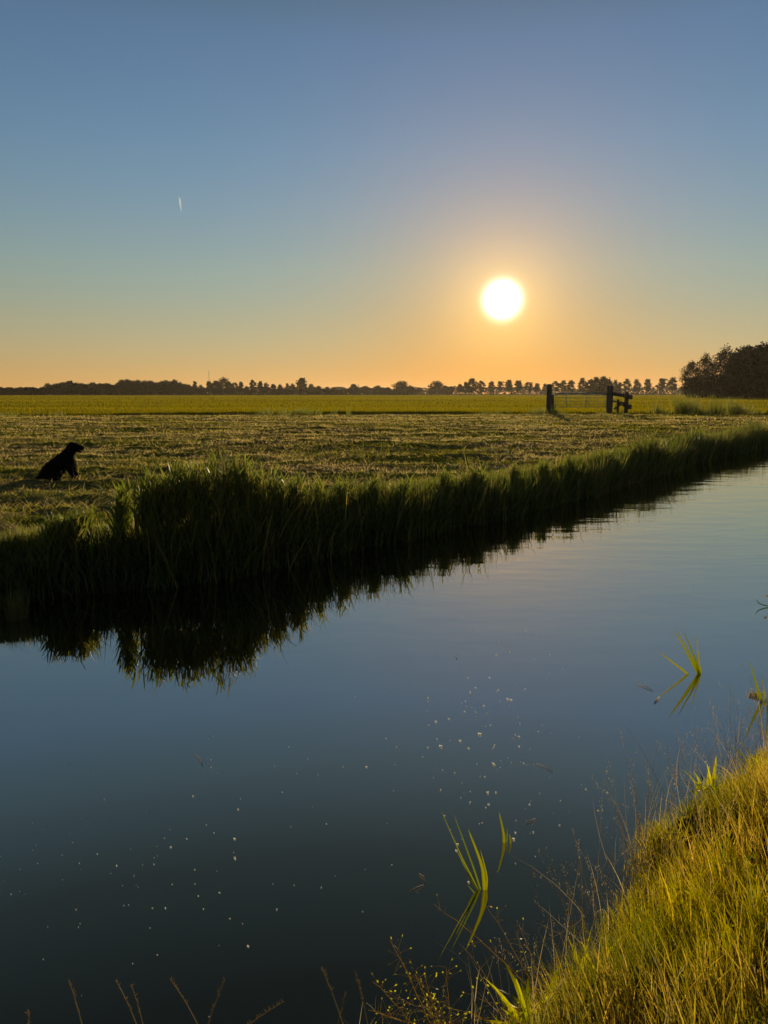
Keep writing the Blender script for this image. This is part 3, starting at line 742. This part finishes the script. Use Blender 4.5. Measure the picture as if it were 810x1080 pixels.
x0 = gp(586, 430).x; x1 = gp(639.5, 430).x; ox = gate.location.x
def zz(y): return gp(600, y).z - gz
mb = MB(); mb.tube([(x0 - ox, 0, zz(415.2)), (x1 - ox, 0, zz(415.2))], .055, 8); mb.build('top_rail', M['metal'], gate, smooth=True)
for yy in (419.5, 423.0, 426.2, 429.2):
    mb = MB(); mb.tube([(x0 - ox, 0, zz(yy)), (x1 - ox, 0, zz(yy))], .022, 6); mb.build('rail', M['metal'], gate, smooth=True)
for px in (586, 597.3, 618, 639.5):
    xx = gp(px, 430).x - ox; mb = MB(); mb.tube([(xx, .03, zz(415.2)), (xx, .03, zz(430.2))], .03, 6); mb.build('upright', M['metal'], gate, smooth=True)
for s_, yy in ((x0, 417), (x0, 428)):
    mb = MB(); mb.box((s_ - ox - .06, 0, zz(yy)), (.16, .09, .08)); mb.build('hinge', M['metal'], gate, bevel=.01)
wing = empty('fence_wing', (gp(645, 432).x, GY, gz)); tag(wing, 'short wooden fence wing of sloping beams right of the gate', 'fence'); ox = wing.location.x
def beam(name, a, b, th, dy=0):
    A = gp(*a); B = gp(*b); A = Vector((A.x - ox, dy, A.z - gz)); B = Vector((B.x - ox, dy, B.z - gz)); dlt = B - A
    q = Vector((1, 0, 0)).rotation_difference(dlt.normalized()).to_matrix()
    mb = MB(); mb.box((A + B) / 2, (dlt.length, th * .7, th), q); return mb.build(name, M['wood'], wing, bevel=th * .12, sub=1, jitter=.006)
beam('rail', (645, 415.2), (665, 418.6), .26, -.17); beam('rail', (644, 422.8), (659, 425.2), .12, -.16); beam('rail', (650, 424.8), (664.5, 429.2), .22, -.18)
for px, yt, w_ in ((660.3, 413.3, .24), (651.5, 421.5, .14)):
    b = gp(px, 432); hgt = gp(px, yt).z - gz; mb = MB(); mb.box((b.x - ox, 0, hgt / 2 - .15), (w_, w_, hgt + .3)); mb.build('upright', M['wood'], wing, bevel=.02, sub=1, jitter=.005)
for a, b in (((664.3, 417.2), (664.6, 421.0)), ((663, 426.5), (663.8, 431.5))):      # the cut end blocks
    A, B = gp(*a), gp(*b); mb = MB(); mb.box(((A.x + B.x) / 2 - ox, -.1, (A.z + B.z) / 2 - gz), (.28, .22, A.z - B.z)); mb.build('end_block', M['wood'], wing, bevel=.03, jitter=.004)
A = gp(648, 431); B = gp(656, 424)
beam('brace', (648, 431.5), (657, 424.5), .13, .06)

# ------------------------------------------------------------------ dog
def skin_mesh(name, verts, edges, radii, mat, parent, root=0, sub=2, noise=0.0, seed=1):
    me = bpy.data.meshes.new(name); me.from_pydata(verts, edges, []); o = bpy.data.objects.new(name, me); COL.objects.link(o)
    m = o.modifiers.new('skin', 'SKIN'); m.use_smooth_shade = True; m.branch_smoothing = .3
    for i, r_ in enumerate(radii):
        sv = me.skin_vertices[0].data[i]; sv.radius = (r_, r_) if not hasattr(r_, '__len__') else r_
        sv.use_root = (i == root)
    m = o.modifiers.new('sub', 'SUBSURF'); m.levels = sub; m.render_levels = sub
    dg = bpy.context.evaluated_depsgraph_get(); dg.update()
    m2 = bpy.data.meshes.new_from_object(o.evaluated_get(dg)); o.modifiers.clear(); o.data = m2
    m2.materials.clear(); m2.materials.append(mat)
    if noise:
        co = np.zeros(len(m2.vertices) * 3); m2.vertices.foreach_get('co', co); co = co.reshape(-1, 3)
        nm = np.zeros(len(co) * 3); m2.vertices.foreach_get('normal', nm); nm = nm.reshape(-1, 3)
        k = (vnoise(co[:, 0] * 38 + co[:, 1] * 25, co[:, 2] * 30 - co[:, 1] * 21, seed) - .4)
        co += nm * (k * noise)[:, None]; m2.vertices.foreach_set('co', co.ravel()); m2.update()
    for p_ in m2.polygons: p_.use_smooth = True
    if parent: o.parent = parent
    return o
dp = P(63, 503.6, FIELD); dp.z = float(ground_z(np.array(dp.x), np.array(dp.y)))
dog = empty('dog', dp, R(7)); tag(dog, 'black shaggy dog sitting on the mown grass and looking right', 'dog')
J = [((-.165, 0, .135), .125), ((-.07, 0, .225), .120), ((.04, 0, .315), .110), ((.125, 0, .385), .100),
     ((.185, 0, .47), .084), ((.235, 0, .545), .082), ((.285, 0, .55), .066), ((.34, 0, .535), .050), ((.38, 0, .532), .043),
     ((-.23, .01, .095), .088), ((-.32, .04, .045), .028), ((-.42, .09, .03), .018),
     ((.17, 0, .29), .105)]
E_ = [(0, 1), (1, 2), (2, 3), (3, 4), (4, 5), (5, 6), (6, 7), (7, 8), (0, 9), (9, 10), (10, 11), (3, 12)]
for s_ in (-1, 1):
    b = len(J)
    fx = .015 if s_ > 0 else 0
    J += [((.18 + fx, s_ * .075, .235), .062), ((.195 + fx, s_ * .08, .16), .042), ((.225 + fx, s_ * .08, .09), .030), ((.245 + fx, s_ * .08, .035), .027), ((.275 + fx, s_ * .082, .022), .022)]
    E_ += [(12, b), (b, b + 1), (b + 1, b + 2), (b + 2, b + 3), (b + 3, b + 4)]
    b = len(J)
    J += [((-.10, s_ * .09, .13), .10), ((.0, s_ * .125, .15), .070), ((-.05, s_ * .13, .075), .042), ((-.10, s_ * .13, .035), .030), ((.0, s_ * .13, .024), .024), ((.05, s_ * .13, .02), .020)]
    E_ += [(0, b), (b, b + 1), (b + 1, b + 2), (b + 2, b + 3), (b + 3, b + 4), (b + 4, b + 5)]
def fused_mesh(name, J, E_, mat, parent, voxel=.010):
    """one continuous skin over tapering limbs: swept spheres fused by a voxel remesh, then smoothed"""
    bm = bmesh.new()
    for a_, b_ in E_:
        A, ra = Vector(J[a_][0]), J[a_][1]; B, rb = Vector(J[b_][0]), J[b_][1]
        m_ = max(2, int((B - A).length / (min(ra, rb) * .25)))
        for k in range(m_ + 1):
            q = k / m_; bmesh.ops.create_icosphere(bm, subdivisions=2, radius=ra + (rb - ra) * q, matrix=Matrix.Translation(A.lerp(B, q)))
    me = bpy.data.meshes.new(name); bm.to_mesh(me); bm.free(); o = bpy.data.objects.new(name, me); COL.objects.link(o)
    r_ = o.modifiers.new('fuse', 'REMESH'); r_.mode = 'VOXEL'; r_.voxel_size = voxel; r_.use_smooth_shade = True
    sm_ = o.modifiers.new('smooth', 'SMOOTH'); sm_.iterations = 6; sm_.factor = .6
    dg = bpy.context.evaluated_depsgraph_get(); dg.update()
    m2 = bpy.data.meshes.new_from_object(o.evaluated_get(dg)); o.modifiers.clear(); o.data = m2
    m2.materials.clear(); m2.materials.append(mat)
    co = np.zeros(len(m2.vertices) * 3); m2.vertices.foreach_get('co', co); co = co.reshape(-1, 3)
    nm = np.zeros(len(co) * 3); m2.vertices.foreach_get('normal', nm); nm = nm.reshape(-1, 3)
    k = vnoise(co[:, 0] * 42 + co[:, 1] * 25, co[:, 2] * 34 - co[:, 1] * 21, 1) - .4
    co += nm * (k * .010)[:, None]; m2.vertices.foreach_set('co', co.ravel()); m2.update()
    for p_ in m2.polygons: p_.use_smooth = True
    o.parent = parent
    return o
body = fused_mesh('body', J, E_, M['fur'], dog)
for s_ in (-1, 1):
    skin_mesh('ear', [(.225, s_ * .065, .605), (.205, s_ * .092, .565), (.20, s_ * .098, .51), (.205, s_ * .092, .455)], [(0, 1), (1, 2), (2, 3)], [(.03, .016), (.045, .018), (.048, .018), (.03, .012)], M['fur'], dog, 0, 2, .01, 5)
    mb = MB(); mb.tube([(.305, s_ * .030, .580), (.318, s_ * .036, .581), (.323, s_ * .038, .581)], [.008, .009, .003], 8); mb.build('eye', M['nose'], dog, smooth=True)
mb = MB(); mb.tube([(.412, 0, .542), (.424, 0, .544), (.432, 0, .540)], [.016, .019, .010], 10); mb.build('nose', M['nose'], dog, smooth=True)
skin_mesh('lower_jaw', [(.28, 0, .49), (.335, 0, .470), (.385, 0, .458)], [(0, 1), (1, 2)], [(.045, .03), (.034, .02), (.026, .014)], M['fur'], dog, 0, 2)
mb = MB(); mb.box((.378, 0, .476), (.055, .026, .007)); mb.build('tongue', M['tongue'], dog, bevel=.003)
# coat: short hairs standing off the body (one part)
me = body.data; k = 16000
areas = np.zeros(len(me.polygons)); me.polygons.foreach_get('area', areas)
cc = np.zeros(len(me.polygons) * 3); me.polygons.foreach_get('center', cc); cc = cc.reshape(-1, 3)
nn = np.zeros(len(me.polygons) * 3); me.polygons.foreach_get('normal', nn); nn = nn.reshape(-1, 3)
pi_ = rng.choice(len(areas), k, p=areas / areas.sum()); c = cc[pi_] + rng.normal(0, .006, (k, 3)); nv_ = nn[pi_]
dirv = nv_ * .7 + np.array([-.35, 0, -.75]) + rng.normal(0, .25, (k, 3)); dirv /= np.linalg.norm(dirv, axis=1)[:, None]
Lh = rng.uniform(.012, .04, k) * np.clip((c[:, 2]) * 8, .25, 1); tip = c + dirv * Lh[:, None]; tip[:, 2] = np.maximum(tip[:, 2], .003)
sd = np.cross(dirv, rng.normal(0, 1, (k, 3))); sd /= np.linalg.norm(sd, axis=1)[:, None]
V = np.stack([c - sd * .0016, c + sd * .0016, tip], 1).reshape(-1, 3)
tag(mesh_np('coat', V, np.arange(k * 3).reshape(-1, 3), M['fur'], dog), kind='stuff')

# ------------------------------------------------------------------ water plants
def leafblade(name, pts, w, mat, parent, tone=(.7, .1)):
    """a strap leaf: widest at the middle, folded along its keel, tapering to the tip"""
    pts = [Vector(q) for q in pts]; m = 10; out = []
    for i in range(m + 1):       # Catmull-Rom through the points
        s = i / m * (len(pts) - 1); k = min(int(s), len(pts) - 2); f_ = s - k
        p0 = pts[max(k - 1, 0)]; p1 = pts[k]; p2 = pts[k + 1]; p3 = pts[min(k + 2, len(pts) - 1)]
        out.append(.5 * ((2 * p1) + (p2 - p0) * f_ + (2 * p0 - 5 * p1 + 4 * p2 - p3) * f_ ** 2 + (3 * p1 - p0 - 3 * p2 + p3) * f_ ** 3))
    V = []; T = []
    for i, q in enumerate(out):
        s = i / m; tdir = (out[min(i + 1, m)] - out[max(i - 1, 0)]).normalized()
        side = tdir.cross(Vector((0, 1, .25))).normalized(); nr_ = side.cross(tdir)
        ww = w * .5 * (math.sin(math.pi * min(.12 + s * .88, 1)) ** .6 * (1 - s * .25) + .02)
        V += [q - side * ww, q + nr_ * ww * .22, q + side * ww]; T += [(*tone, s)] * 3
    Fs = []
    for i in range(m):
        for j in range(2): Fs.append((i * 3 + j, i * 3 + j + 1, i * 3 + 4 + j, i * 3 + 3 + j))
    o = mesh_np(name, np.array([tuple(q) for q in V]), np.array(Fs), mat, parent, np.array(T), smooth=True)
    so = o.modifiers.new('thickness', 'SOLIDIFY'); so.thickness = .0012
    return o
def shoot(name, base, tips, label, cat='water plant', mat='wet'):
    b = P(*base, 0); root = empty(name, (b.x, b.y, 0)); tag(root, label, cat, 'green shoots standing in the canal')
    for (tx_, ty_, w, dy, bow, *rest) in tips:
        st = Vector((0, 0, -.06))
        if rest and rest[0]: q = PD(rest[0][0], rest[0][1], b.y); st = Vector((q.x - b.x, 0, -.05))
        t_ = PD(tx_, ty_, b.y + dy); t_ = Vector((t_.x - b.x, dy, t_.z))
        side = Vector((0, 0, 1)).cross((t_ - st).normalized()); mid = (st + t_) / 2 + Vector((bow * .03, 0, abs(bow) * .02)); q1 = st.lerp(mid, .55) + Vector((bow * .006, 0, .004))
        leafblade('leaf', [st, q1, mid, t_], w * 1.2, M[mat], root, (random.uniform(.5, 1), random.uniform(0, .3)))
    return root
shoot('water_shoot', (512, 939), [(493, 872.5, .013, .0, .6), (463, 850, .005, .03, -.2), (476.5, 853, .006, .05, .1), (481, 895, .007, -.02, -.2), (506, 894, .007, .02, .5), (493, 933, .007, -.03, -.1)],
      'green shoot of six strap leaves standing in the dark water at bottom centre')
shoot('water_shoot', (531.5, 889), [(526, 855, .012, 0, .3), (535, 872, .005, .02, .2), (537, 879, .008, -.01, .6)], 'small single leaved shoot just right behind the bottom centre shoot')
shoot('water_shoot', (741, 711), [(710, 663, .014, 0, .1), (713.5, 664.5, .014, .03, .35), (721, 665, .013, .02, .3), (734, 669, .010, .05, -.1), (694, 687, .014, -.03, .2, (733, 708))],
      'fan of green strap leaves standing in open water at the right')
shoot('water_shoot', (808, 740), [(790.5, 697, .015, 0, -.2), (803, 712, .009, .03, .2), (795, 722, .006, -.02, -.2), (815, 690, .012, .04, .3)], 'curved green shoot at the right picture edge beside brown plant litter')
# arching stem with a pale flower, right edge
b = P(814, 640, 0); root = empty('arching_stem', b); tag(root, 'thin dark stem arching out of the water at the right picture edge', 'water plant')
q = [PD(797.5, 635.5, b.y), PD(800, 638.5, b.y), PD(806, 641, b.y), PD(816, 643, b.y)]
q = [Vector((p_.x - b.x, 0, max(p_.z, .003) + .01 * (3 - i))) for i, p_ in enumerate(q)]
mb = MB(); mb.tube(q, [.002, .004, .005, .004], 6); mb.build('stem', M['wet'], root, smooth=True)
mb = MB()
for k in range(7): a = k * .9; mb.tube([(-.05, 0, .10), (-.05 + .02 * math.cos(a), .01 * math.sin(a), .10 + .015 * math.sin(a))], [.004, .002], 5)
mb.tube([(0, 0, -.02), (-.02, 0, .05), (-.05, 0, .10)], .0015, 5)
mb.build('flower', M['fleck'], root)
# brown litter by the right shoot
def litter(name, px, py, rad, n_, label, cat='plant litter'):
    b = P(px, py, 0); root = empty(name, (b.x, b.y, 0))
    k = n_; x = rng.normal(0, rad * .5, k); y = rng.normal(0, rad * .4, k)
    o = blades('leaf_bits', np.stack([x, y, rng.uniform(-.004, .012, k)], -1), rng.uniform(.008, .03, k), rng.uniform(.003, .008, k), rng.uniform(.2, 1.5, k), M['straw'], seg=2, parent=root)
    tag(o, kind='stuff'); tag(root, label, cat); return root
litter('plant_litter', 797, 734, .05, 160, 'small brown clump of dead leaves afloat beside the right edge shoot')

# fallen twigs and stalks afloat
def floater(name, a, b, r_, label, cat='stalk', lift=.004):
    A = P(*a, 0); B = P(*b, 0); C_ = (A + B) / 2 + Vector((.006, .004, .003))
    mb = MB(); mb.tube([A + Vector((0, 0, lift)) - A, C_ + Vector((0, 0, lift * 1.3)) - A, B + Vector((0, 0, lift)) - A], [r_ * .6, r_, r_ * .5], 6)
    o = mb.build(name, M['straw'], smooth=True); o.location = A
    at = o.data.attributes.new('tone', 'FLOAT_COLOR', 'POINT'); at.data.foreach_set('color', np.tile([1, 1, .5, 1], len(o.data.vertices)).astype(np.float32))
    tag(o, label, cat, 'straws afloat on the canal')
floater('floating_straw', (555, 869), (565, 864), .0016, 'short pale straw afloat right of the small single leaved shoot')
floater('floating_straw', (430, 942), (447, 934), .0012, 'bent pale straw afloat left of the six leaved shoot')
floater('floating_straw', (442, 922), (449, 932), .0012, 'upper of two crossed straws left of the six leaved shoot')
floater('floating_straw', (205, 796), (214, 808), .0018, 'thin straw afloat alone in the middle of the dark left water')
floater('floating_straw', (672, 722), (689, 729), .0025, 'thin straw afloat left of the fan of strap leaves')
floater('floating_straw', (690, 742), (696, 735), .0035, 'curled leaf scrap afloat below left of the fan of strap leaves')
floater('floating_straw', (566, 806), (583, 815), .0015, 'faint straw afloat above the near bank grass tips')

# pale flecks afloat: each its own object
rd = random.Random(4)
mb = MB()
for k in range(9):
    c = Vector((rd.gauss(0, .35), rd.gauss(0, .35), rd.uniform(.2, .9))); a_ = Vector((rd.gauss(0, 1), rd.gauss(0, .5), rd.gauss(0, 1))).normalized(); b_ = a_.cross(Vector((rd.gauss(0, .3), 1, rd.gauss(0, .3)))).normalized()
    mb.add([c - a_ * .7, c + b_ * .5, c + a_ * .7, c - b_ * .5], [(0, 1, 2, 3)])
_o = mb.build('floating_fleck', M['fleck']); fm = _o.data; bpy.data.objects.remove(_o)
at = fm.attributes.new('tone', 'FLOAT_COLOR', 'POINT'); at.data.foreach_set('color', np.tile([.8, .5, .5, 1], len(fm.vertices)).astype(np.float32))
pts = []
def scatter(n_, cx_, cy_, sx_, sy_, lo, hi):
    while n_ > 0:
        px, py = rd.gauss(cx_, sx_), rd.gauss(cy_, sy_)
        if not (0 < px < 810 and 650 < py < 1075): continue
        p_ = P(px, py, 0); u_, v_ = xy2uv(p_.x, p_.y)
        if v_ < near_w(np.array(u_)) + .05 or v_ > far_w(np.array(u_)) - .25: continue
        pts.append((p_, rd.uniform(lo, hi) * .62 * (1 if rd.random() < .85 else 1.7))); n_ -= 1
scatter(118, 512, 755, 42, 60, .0034, .0062); scatter(50, 150, 930, 75, 45, .0018, .0036); scatter(26, 60, 900, 60, 60, .0016, .003)
scatter(28, 400, 870, 110, 70, .0018, .0034); scatter(24, 690, 860, 60, 50, .0016, .003); scatter(16, 250, 830, 70, 40, .0022, .004); scatter(14, 560, 850, 40, 40, .0018, .003)
for i, (p_, s_) in enumerate(pts):
    o = bpy.data.objects.new('floating_fleck', fm); COL.objects.link(o); o.location = (p_.x, p_.y, s_ * .25)
    o.scale = (s_ * rd.uniform(.8, 1.5), s_, s_); o.rotation_euler = (0, 0, rd.uniform(0, 6.28))
    tag(o, 'tiny pale fleck of plant fluff floating on the dark water', 'fleck', 'pale flecks floating on the canal')

# ------------------------------------------------------------------ herbs and stalks of the near bank
def herb(name, base, z0, tips, label, leafn=26, group=None, mat='bank'):
    """wiry stem with side twigs carrying small round leaves and seed heads"""
    b = P(*base, z0); gzv = max(float(ground_z(np.array(b.x), np.array(b.y))), -.05)
    root = empty(name, (b.x, b.y, gzv)); tag(root, label, 'wild plant', group)
    lv = MB(); tv = []; sh = MB()
    for (tx_, ty_, dY, r_) in tips:
        t_ = PD(tx_, ty_, b.y + dY); t_ = Vector((t_.x - b.x, dY, t_.z - gzv)); A = Vector((0, 0, -.02))
        mid = A.lerp(t_, .5) + Vector((0, 0, .03 + .05 * abs(t_.x)))
        pl = []
        for k in range(13):
            s = k / 12; pl.append(A * (1 - s) ** 2 + mid * 2 * s * (1 - s) + t_ * s * s + Vector((rd.gauss(0, .0012), rd.gauss(0, .0012), rd.gauss(0, .0012))))
        mb = MB(); mb.tube(pl, [r_ * (1 - .7 * k / 12) for k in range(13)], 6); o = mb.build('stem', M[mat], root, smooth=True)
        at = o.data.attributes.new('tone', 'FLOAT_COLOR', 'POINT'); at.data.foreach_set('color', np.tile([.9, .35, .5, 1], len(o.data.vertices)).astype(np.float32))
        for k in range(leafn):
            s = rd.uniform(.3, 1.0); i_ = min(int(s * 12), 11); c_ = pl[i_].lerp(pl[i_ + 1], s * 12 - i_)
            tw = Vector((rd.gauss(0, 1), rd.gauss(0, .7), rd.gauss(.4, .8))).normalized() * rd.uniform(.012, .05); e = c_ + tw
            sh.tube([c_, c_.lerp(e, .5) + Vector((0, 0, .003)), e], [.0007, .0006, .0004], 4, False)
            n1_ = Vector((rd.gauss(0, 1), rd.gauss(0, 1), rd.gauss(0, 1))).normalized(); n2_ = n1_.cross(tw).normalized(); w_ = rd.uniform(.0018, .0042)
            tn_ = tw.normalized() * w_ * 2.2; lv.add([e, e + tn_ * .3 + n1_ * w_ * .7, e + tn_ * .7 + n1_ * w_ * .6, e + tn_, e + tn_ * .7 - n1_ * w_ * .6, e + tn_ * .3 - n1_ * w_ * .7], [(0, 1, 2, 3, 4, 5)])
    for mbx, nm, mt in ((sh, 'twigs', 'straw'), (lv, 'leaves', 'wet')):
        o = mbx.build(nm, M[mt], root); nv2 = len(o.data.vertices)
        at = o.data.attributes.new('tone', 'FLOAT_COLOR', 'POINT'); col_ = np.ones((nv2, 4), np.float32); col_[:, 0] = rng.random(nv2); col_[:, 1] = rng.random(nv2) * .9; col_[:, 0] *= .4
        at.data.foreach_set('color', col_.ravel()); tag(o, kind='stuff')
    return root
herb('leafy_herb', (480, 1092), .12, [(412, 992, .05, .0022), (432, 1012, .0, .0018), (447, 1030, -.04, .002), (393, 1035, .0, .002), (470, 1020, .06, .0015)], 'branching herb with small round leaves over the water at bottom centre', 30)
herb('leafy_herb', (520, 1085), .12, [(388, 1065, .0, .0022), (400, 1070, -.05, .0018), (420, 1052, .04, .0016), (450, 1060, -.05, .0015)], 'sprawling herb with clustered seed heads low along the bottom edge', 34)
herb('leafy_herb', (575, 1075), .12, [(470, 1062, 0, .0022), (500, 1050, .05, .0014)], 'pale herb stalk lying level out of the bank grass at the bottom', 12)
herb('leafy_herb', (598, 1045), .12, [(457, 953, .08, .0016)], 'long thin seeding stalk leaning left over the six leaved shoot', 16)
herb('leafy_herb', (585, 1040), .12, [(512, 955, .08, .0014), (547, 975, .02, .0012)], 'thin forked stalk leaning towards the six leaved shoot', 14)
herb('leafy_herb', (560, 1060), .12, [(484, 994, .05, .0012)], 'short drooping stalk between the herb and the bank grass', 12)
# the lit stems at the bottom left
for i, (tx_, ty_, lx, hz) in enumerate([(73, 1036, 18, .34), (122, 1034, 22, .34), (138, 1038, 16, .34), (180, 1034, 24, .32), (237, 1034, -8, .34), (339, 1022, 14, .36), (375, 1027, 8, .34), (30, 1066, 10, .3), (365, 1048, -6, .3), (300, 1056, -40, .3)]):
    lab = ['leftmost bright stalk tip poking up at the bottom left edge', 'second lit stalk tip at bottom left', 'brightest lit stalk of the bottom left pair', 'bent stalk right of the bottom left pair', 'dark leaning stalk among thin grass at bottom left',
           'upright thin stalk left of the leafy herb', 'lit stalk touching the left side of the leafy herb', 'faint stalk at the extreme bottom left corner', 'short stalk beside the leafy herb', 'stalk lying almost level left of the leafy herb'][i]
    t_ = P(tx_, ty_, hz); root_p = Vector((t_.x + lx * .012, t_.y - .32, 0)); u_, v_ = xy2uv(root_p.x, root_p.y)
    z0 = float(ground_z(np.array(root_p.x), np.array(root_p.y))); root_p.z = max(z0, -.04)
    o = stems('grass_stalk', [(root_p)], [1], [0], [0], [0], M['straw'], .0012) if False else None
    mid = root_p.lerp(t_, .6) + Vector((0, .03, .07)); pl = [root_p * (1 - s) ** 2 + mid * 2 * s * (1 - s) + t_ * s * s for s in [k / 12 for k in range(13)]]
    mb = MB(); mb.tube([q - root_p for q in pl], [.0018 * (1 - .6 * k / 12) for k in range(13)], 6)
    for k in range(26):
        s = rd.uniform(.74, 1); i_ = min(int(s * 12), 11); c_ = pl[i_].lerp(pl[i_ + 1], s * 12 - i_) - root_p
        mb.tube([c_, c_ + Vector((rd.gauss(0, .003), rd.gauss(0, .003), .008))], [.0011, .0003], 4, False)
    o = mb.build('grass_stalk', M['straw']); o.location = root_p
    at = o.data.attributes.new('tone', 'FLOAT_COLOR', 'POINT'); at.data.foreach_set('color', np.tile([.5, .5, .5, 1], len(o.data.vertices)).astype(np.float32))
    tag(o, lab, 'stalk', 'single stalks at the bottom edge')

# brown dead clump with a dark round head on the far bank at the left edge
cx0 = PD(14, 600, 6.35); root = empty('dead_reed_clump', (cx0.x, cx0.y, 0)); zb = float(ground_z(np.array(cx0.x), np.array(cx0.y)))
root.location.z = zb
k = 260; o = blades('stalks', np.stack([rng.normal(0, .035, k), rng.normal(0, .04, k), 0 * rng.random(k) - .02], -1), rng.uniform(.35, .58, k), rng.uniform(.004, .009, k), np.abs(rng.normal(0, .05, k)), M['reed'], seg=4, droop=np.abs(rng.normal(.1, .3, k)), parent=root, tone=np.stack([rng.random(k) * .3, .3 + rng.random(k) * .4], -1))
tag(o, kind='stuff')
tag(root, 'brown clump of dead reed stalks at the water edge on the left', 'reed clump')

# condensation trail far behind the meadow sky
A = PD(189.2, 208, 14000); B = PD(191.2, 223, 14000)
mb = MB(); m_ = 14; pl = [A.lerp(B, k / m_) - A for k in range(m_ + 1)]
mb.tube(pl, [4 + 15 * math.sin(math.pi * (.05 + .9 * (k / m_)) ** .8) * (1 - .25 * k / m_) for k in range(m_ + 1)], 8)
m, t = mat_new('ice_crystal_trail')
pv = t.nodes.new('ShaderNodeVolumePrincipled'); pv.inputs['Density'].default_value = .03; pv.inputs['Color'].default_value = (.72, .86, 1.0, 1); pv.inputs['Anisotropy'].default_value = .45
ov = t.nodes.new('ShaderNodeOutputMaterial'); t.links.new(pv.outputs[0], ov.inputs['Volume'])
o = mb.build('contrail', m, smooth=True); o.location = A; tag(o, 'short white vapour trail high in the blue sky at the left', 'contrail')

# ------------------------------------------------------------------ the evening air
HAZE_D = 0.00005
mb = MB(); mb.box((0, 0, 0), (7600, 7600, 34)); m, t = mat_new('evening_air')
pv = t.nodes.new('ShaderNodeVolumePrincipled'); pv.inputs['Density'].default_value = HAZE_D; pv.inputs['Color'].default_value = (1.0, .86, .66, 1); pv.inputs['Anisotropy'].default_value = .55
ov = t.nodes.new('ShaderNodeOutputMaterial'); t.links.new(pv.outputs[0], ov.inputs['Volume'])
hz = mb.build('haze', m); hz.location = (0, 0, 34 / 2 - 4.5); tag(hz, 'thin evening haze over the meadow', 'haze', kind='stuff')
